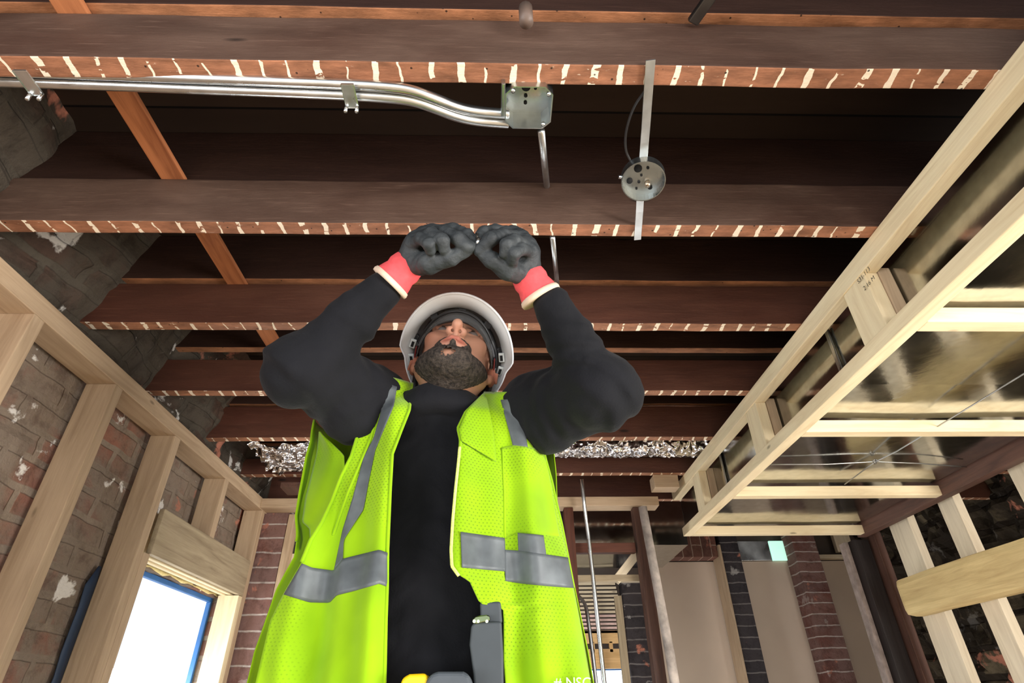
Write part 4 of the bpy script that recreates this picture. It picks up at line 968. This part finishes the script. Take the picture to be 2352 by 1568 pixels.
def strip(name, T_, B_, mat, parent, off, n=40, mrows=10, thick=.0012):
    # T_, B_: polylines (top and bottom edge) in matching order
    def res(pl, t):
        pl = np.array(pl, float); s = np.r_[0, np.cumsum(np.linalg.norm(np.diff(pl, axis=0), axis=1))]; s /= s[-1]
        return np.stack([np.interp(t, s, pl[:, 0]), np.interp(t, s, pl[:, 1])], 1)
    t = np.linspace(0, 1, n); a, b = res(T_, t), res(B_, t); D_ = []; RR = []
    for k in range(mrows):
        w = k/(mrows-1); p = a*(1-w)+b*w; d, R = depth_at(p[:, 0], p[:, 1]); D_.append(d); RR.append(R)
    D_ = np.array(D_)
    for _ in range(2):
        q = np.pad(D_, 1, 'edge'); D_ = (q[:-2, 1:-1]+q[2:, 1:-1]+q[1:-1, :-2]+q[1:-1, 2:]+4*D_)/8
    return grid_mesh(name, np.array(RR)*(D_-off)[:, :, None], mat, parent, thick)
# reflective tape
strip('reflective_tape', [(693, 1293), (716, 1303), (766, 1310), (787, 1283), (871, 1262), (890, 1269)], [(652, 1365), (711, 1383), (757, 1384), (772, 1367), (816, 1356), (871, 1340), (889, 1347)], TAPE.m, vl, .0035)
strip('reflective_tape', [(876, 876), (880, 905), (874, 950), (858, 1006), (835, 1050), (810, 1143), (787, 1216), (767, 1310)], [(912, 888), (905, 930), (880, 990), (862, 1033), (848, 1100), (835, 1170), (789, 1239), (787, 1290)], TAPE.m, vl, .0035)
strip('reflective_tape', [(1058, 1221), (1159, 1235), (1160, 1262)], [(1061, 1303), (1161, 1312), (1161, 1335)], TAPE.m, vr, .0035)
strip('reflective_tape', [(1160, 1262), (1191, 1264), (1255, 1273), (1305, 1280)], [(1161, 1334), (1200, 1340), (1260, 1346), (1318, 1350)], TAPE.m, vr, .0045)
strip('reflective_tape', [(1189, 1223), (1248, 1229)], [(1191, 1268), (1255, 1278)], TAPE.m, vr, .0044)
strip('reflective_tape', [(1150, 918), (1178, 1024)], [(1195, 914), (1212, 1026)], TAPE.m, vr, .0035)
# pocket, pocket edge binding, zip, arm hole bindings
strip('pocket', [(1152, 1028), (1180, 1022), (1240, 1030), (1256, 1062)], [(1160, 1236), (1190, 1222), (1246, 1228), (1286, 1232)], LIME, vr, .0028, 30, 24, .0016)
def edge(name, pl, r, mat, parent, off=.002, dotted=False):
    pl = np.array(pl, float); s = np.r_[0, np.cumsum(np.linalg.norm(np.diff(pl, axis=0), axis=1))]; t = np.linspace(0, s[-1], max(8, int(s[-1]/6)))
    x = np.interp(t, s, pl[:, 0]); y = np.interp(t, s, pl[:, 1]); d, R = depth_at(x, y); k = np.ones(5)/5
    d = np.convolve(np.pad(d, 2, 'edge'), k, 'valid')
    tube(name, list(R*(d-off)[:, None]), r, mat, parent, 8)
edge('binding', lR, .0032, LIMEB, vl); edge('binding', lL[:9], .0034, LIMEB, vl); edge('binding', rR[:9], .0034, LIMEB, vr); edge('binding', rL[:5], .0034, LIMEB, vr)
edge('seam_ridge', [(866, 860), (872, 940), (850, 1010), (800, 1130), (765, 1230)], .003, LIMEB, vl)
edge('seam_ridge', [(1154, 1030), (1158, 1130), (1160, 1235)], .0022, LIMEB, vr)
ZIP = plain('pale_zip_teeth', srgb(226, 250, 130), .6, noise=.3, scale=300)
edge('zip', [(1056, 1026), (1053, 1060), (1046, 1125), (1040, 1193), (1036, 1262), (1038, 1300), (1054, 1322)], .0028, ZIP, vr, .004)
# folded flap at the chest opening
strip('lapel_fold', [(1108, 905), (1072, 944), (1054, 985), (1060, 1012)], [(1118, 915), (1128, 960), (1136, 1010), (1140, 1060)], LIME, vr, .009, 30, 12, .0018)
# white print near the hem
d, R = depth_at([1272], [1566]); pr_ = (R*(d-.006)[:, None])[0]
d2, R2 = depth_at([1320], [1566]); pr2 = (R2*(d2-.006)[:, None])[0]
text_mesh('# NSC', .021, plain('white_print', srgb(226, 240, 200), .7, noise=.3, scale=200), 'white_print', vr, pr_+np.array([0, 0, -.008]), pr2-pr_, (0, 0, 1), .0012)
# back of the vest, wrapping from side to side behind the body
G = []
lb = [(735, 985), (730, 1010), (727, 1033), (716, 1065), (700, 1143), (693, 1198), (698, 1240), (692, 1290), (652, 1363), (600, 1500), (560, 1680)]
for py in np.linspace(985, 1680, 60):
    pL = on(float(interp(lb, py)), py, y=1.20); pR = on(float(interp([(1262, 1000), (1274, 1100), (1276, 1160), (1296, 1276), (1345, 1500), (1376, 1680)], py)), py, y=1.20)
    z = (pL[2]+pR[2])/2; row = []
    for k in range(40):
        t = k/39; th = math.pi*t; c = (pL[0]+pR[0])/2; a = (pR[0]-pL[0])/2
        row.append((c-a*math.cos(th), 1.16+.15*math.sin(th)+.006*math.sin(th*14+z*20), pL[2]*(1-t)+pR[2]*t))
    G.append(row)
vb = grid_mesh('vest_back', G, LIMEB, person, .0022); vb['label'] = 'lime back of the vest hanging loose behind the arm'
L_ = [np.array(r[0])+np.array([0, -.002, 0]) for r in G[:24]]; tube('binding', L_, .003, LIMEB, vb, 8)
# side flap in front of the left flank: joins the back to the front
rowsA = [(733, 990), (729, 1033), (722, 1065), (702, 1143), (694, 1198), (711, 1212), (713, 1240), (700, 1262)]
rowsB = [(735, 992), (765, 1020), (790, 1045), (792, 1093), (790, 1120), (780, 1180), (760, 1240), (740, 1262)]
ys = np.linspace(991, 1262, 40); GG = []
for y in ys:
    a, b = interp(rowsA, y), interp(rowsB, y); row = []
    for k in range(16):
        t = k/15; px = a*(1-t)+b*t; Yd = 1.17-.065*math.sin(t*math.pi/2)+.004*math.sin(t*9+y*.03); row.append(on(px, y, y=Yd))
    GG.append(row)
sflap = grid_mesh('vest_side', GG, LIME, person, .002); sflap['label'] = 'lime side flap under the raised arm'
# ---------------------------------------------------------------- things on the belt
dk_ = plain('dark_grey_nylon', srgb(62, 68, 72), .6, noise=.1, scale=20)
def on_front(px, py, off): d, R = depth_at([px], [py]); return (R*(d-off)[:, None])[0]
hc = on(1118, 1480, y=1.02)
hol = empty('tool_holster', on(1118, 1560, y=1.02), 'dark grey padded tool holster against the black shirt under the vest', 'holster')
def slab(name, pts, Yv, th, mat, parent, bev=.004):
    F3 = [on(x, y, y=Yv) for x, y in pts]; n = len(F3); V = F3+[p+np.array([0, th, 0]) for p in F3]
    Fc = [tuple(range(n)), tuple(range(2*n-1, n-1, -1))]+[(k, k+n, (k+1) % n+n, (k+1) % n) for k in range(n)]
    o = mesh(name, V, Fc, mat, parent); m = o.modifiers.new('b', 'BEVEL'); m.width = bev; m.segments = 3; return o
slab('pouch', [(1082, 1436), (1090, 1428), (1152, 1426), (1156, 1500), (1158, 1640), (1094, 1640), (1086, 1540), (1078, 1480)], 1.012, .035, dk_, hol, .006)
slab('belt_clip', [(1102, 1382), (1150, 1380), (1154, 1430), (1104, 1432)], 1.02, .02, dk_, hol)
slab('level_vial', [(1085, 1422), (1092, 1415), (1118, 1411), (1125, 1414), (1126, 1424), (1094, 1432), (1086, 1431)], 1.006, .008, metal('green_vial_frame', (.35, .42, .22), .2), hol, .0015)
for x in (1089, 1098, 1118): p = on(x, 1426, y=1.0045); tube('vial_glint', [p, p+np.array([0, .002, 0])], .0026, plain('painted_glint', (.8, .9, .7), .2), hol, 10)  # pale discs standing in for highlights on the vial
tm = empty('tape_measure', on(1005, 1600, y=1.0), 'yellow and dark grey tape measure clipped at the waist', 'tape measure')
slab('case', [(921, 1640), (919, 1572), (924, 1556), (940, 1547), (978, 1545), (985, 1560), (978, 1640)], .985, .045, plain('yellow_plastic', srgb(250, 206, 20), .35, noise=.04), tm, .005)
slab('rubber_grip', [(974, 1640), (976, 1565), (990, 1546), (1006, 1541), (1064, 1541), (1078, 1548), (1086, 1572), (1084, 1640)], .980, .05, plain('grey_rubber', srgb(74, 80, 86), .6), tm, .006)
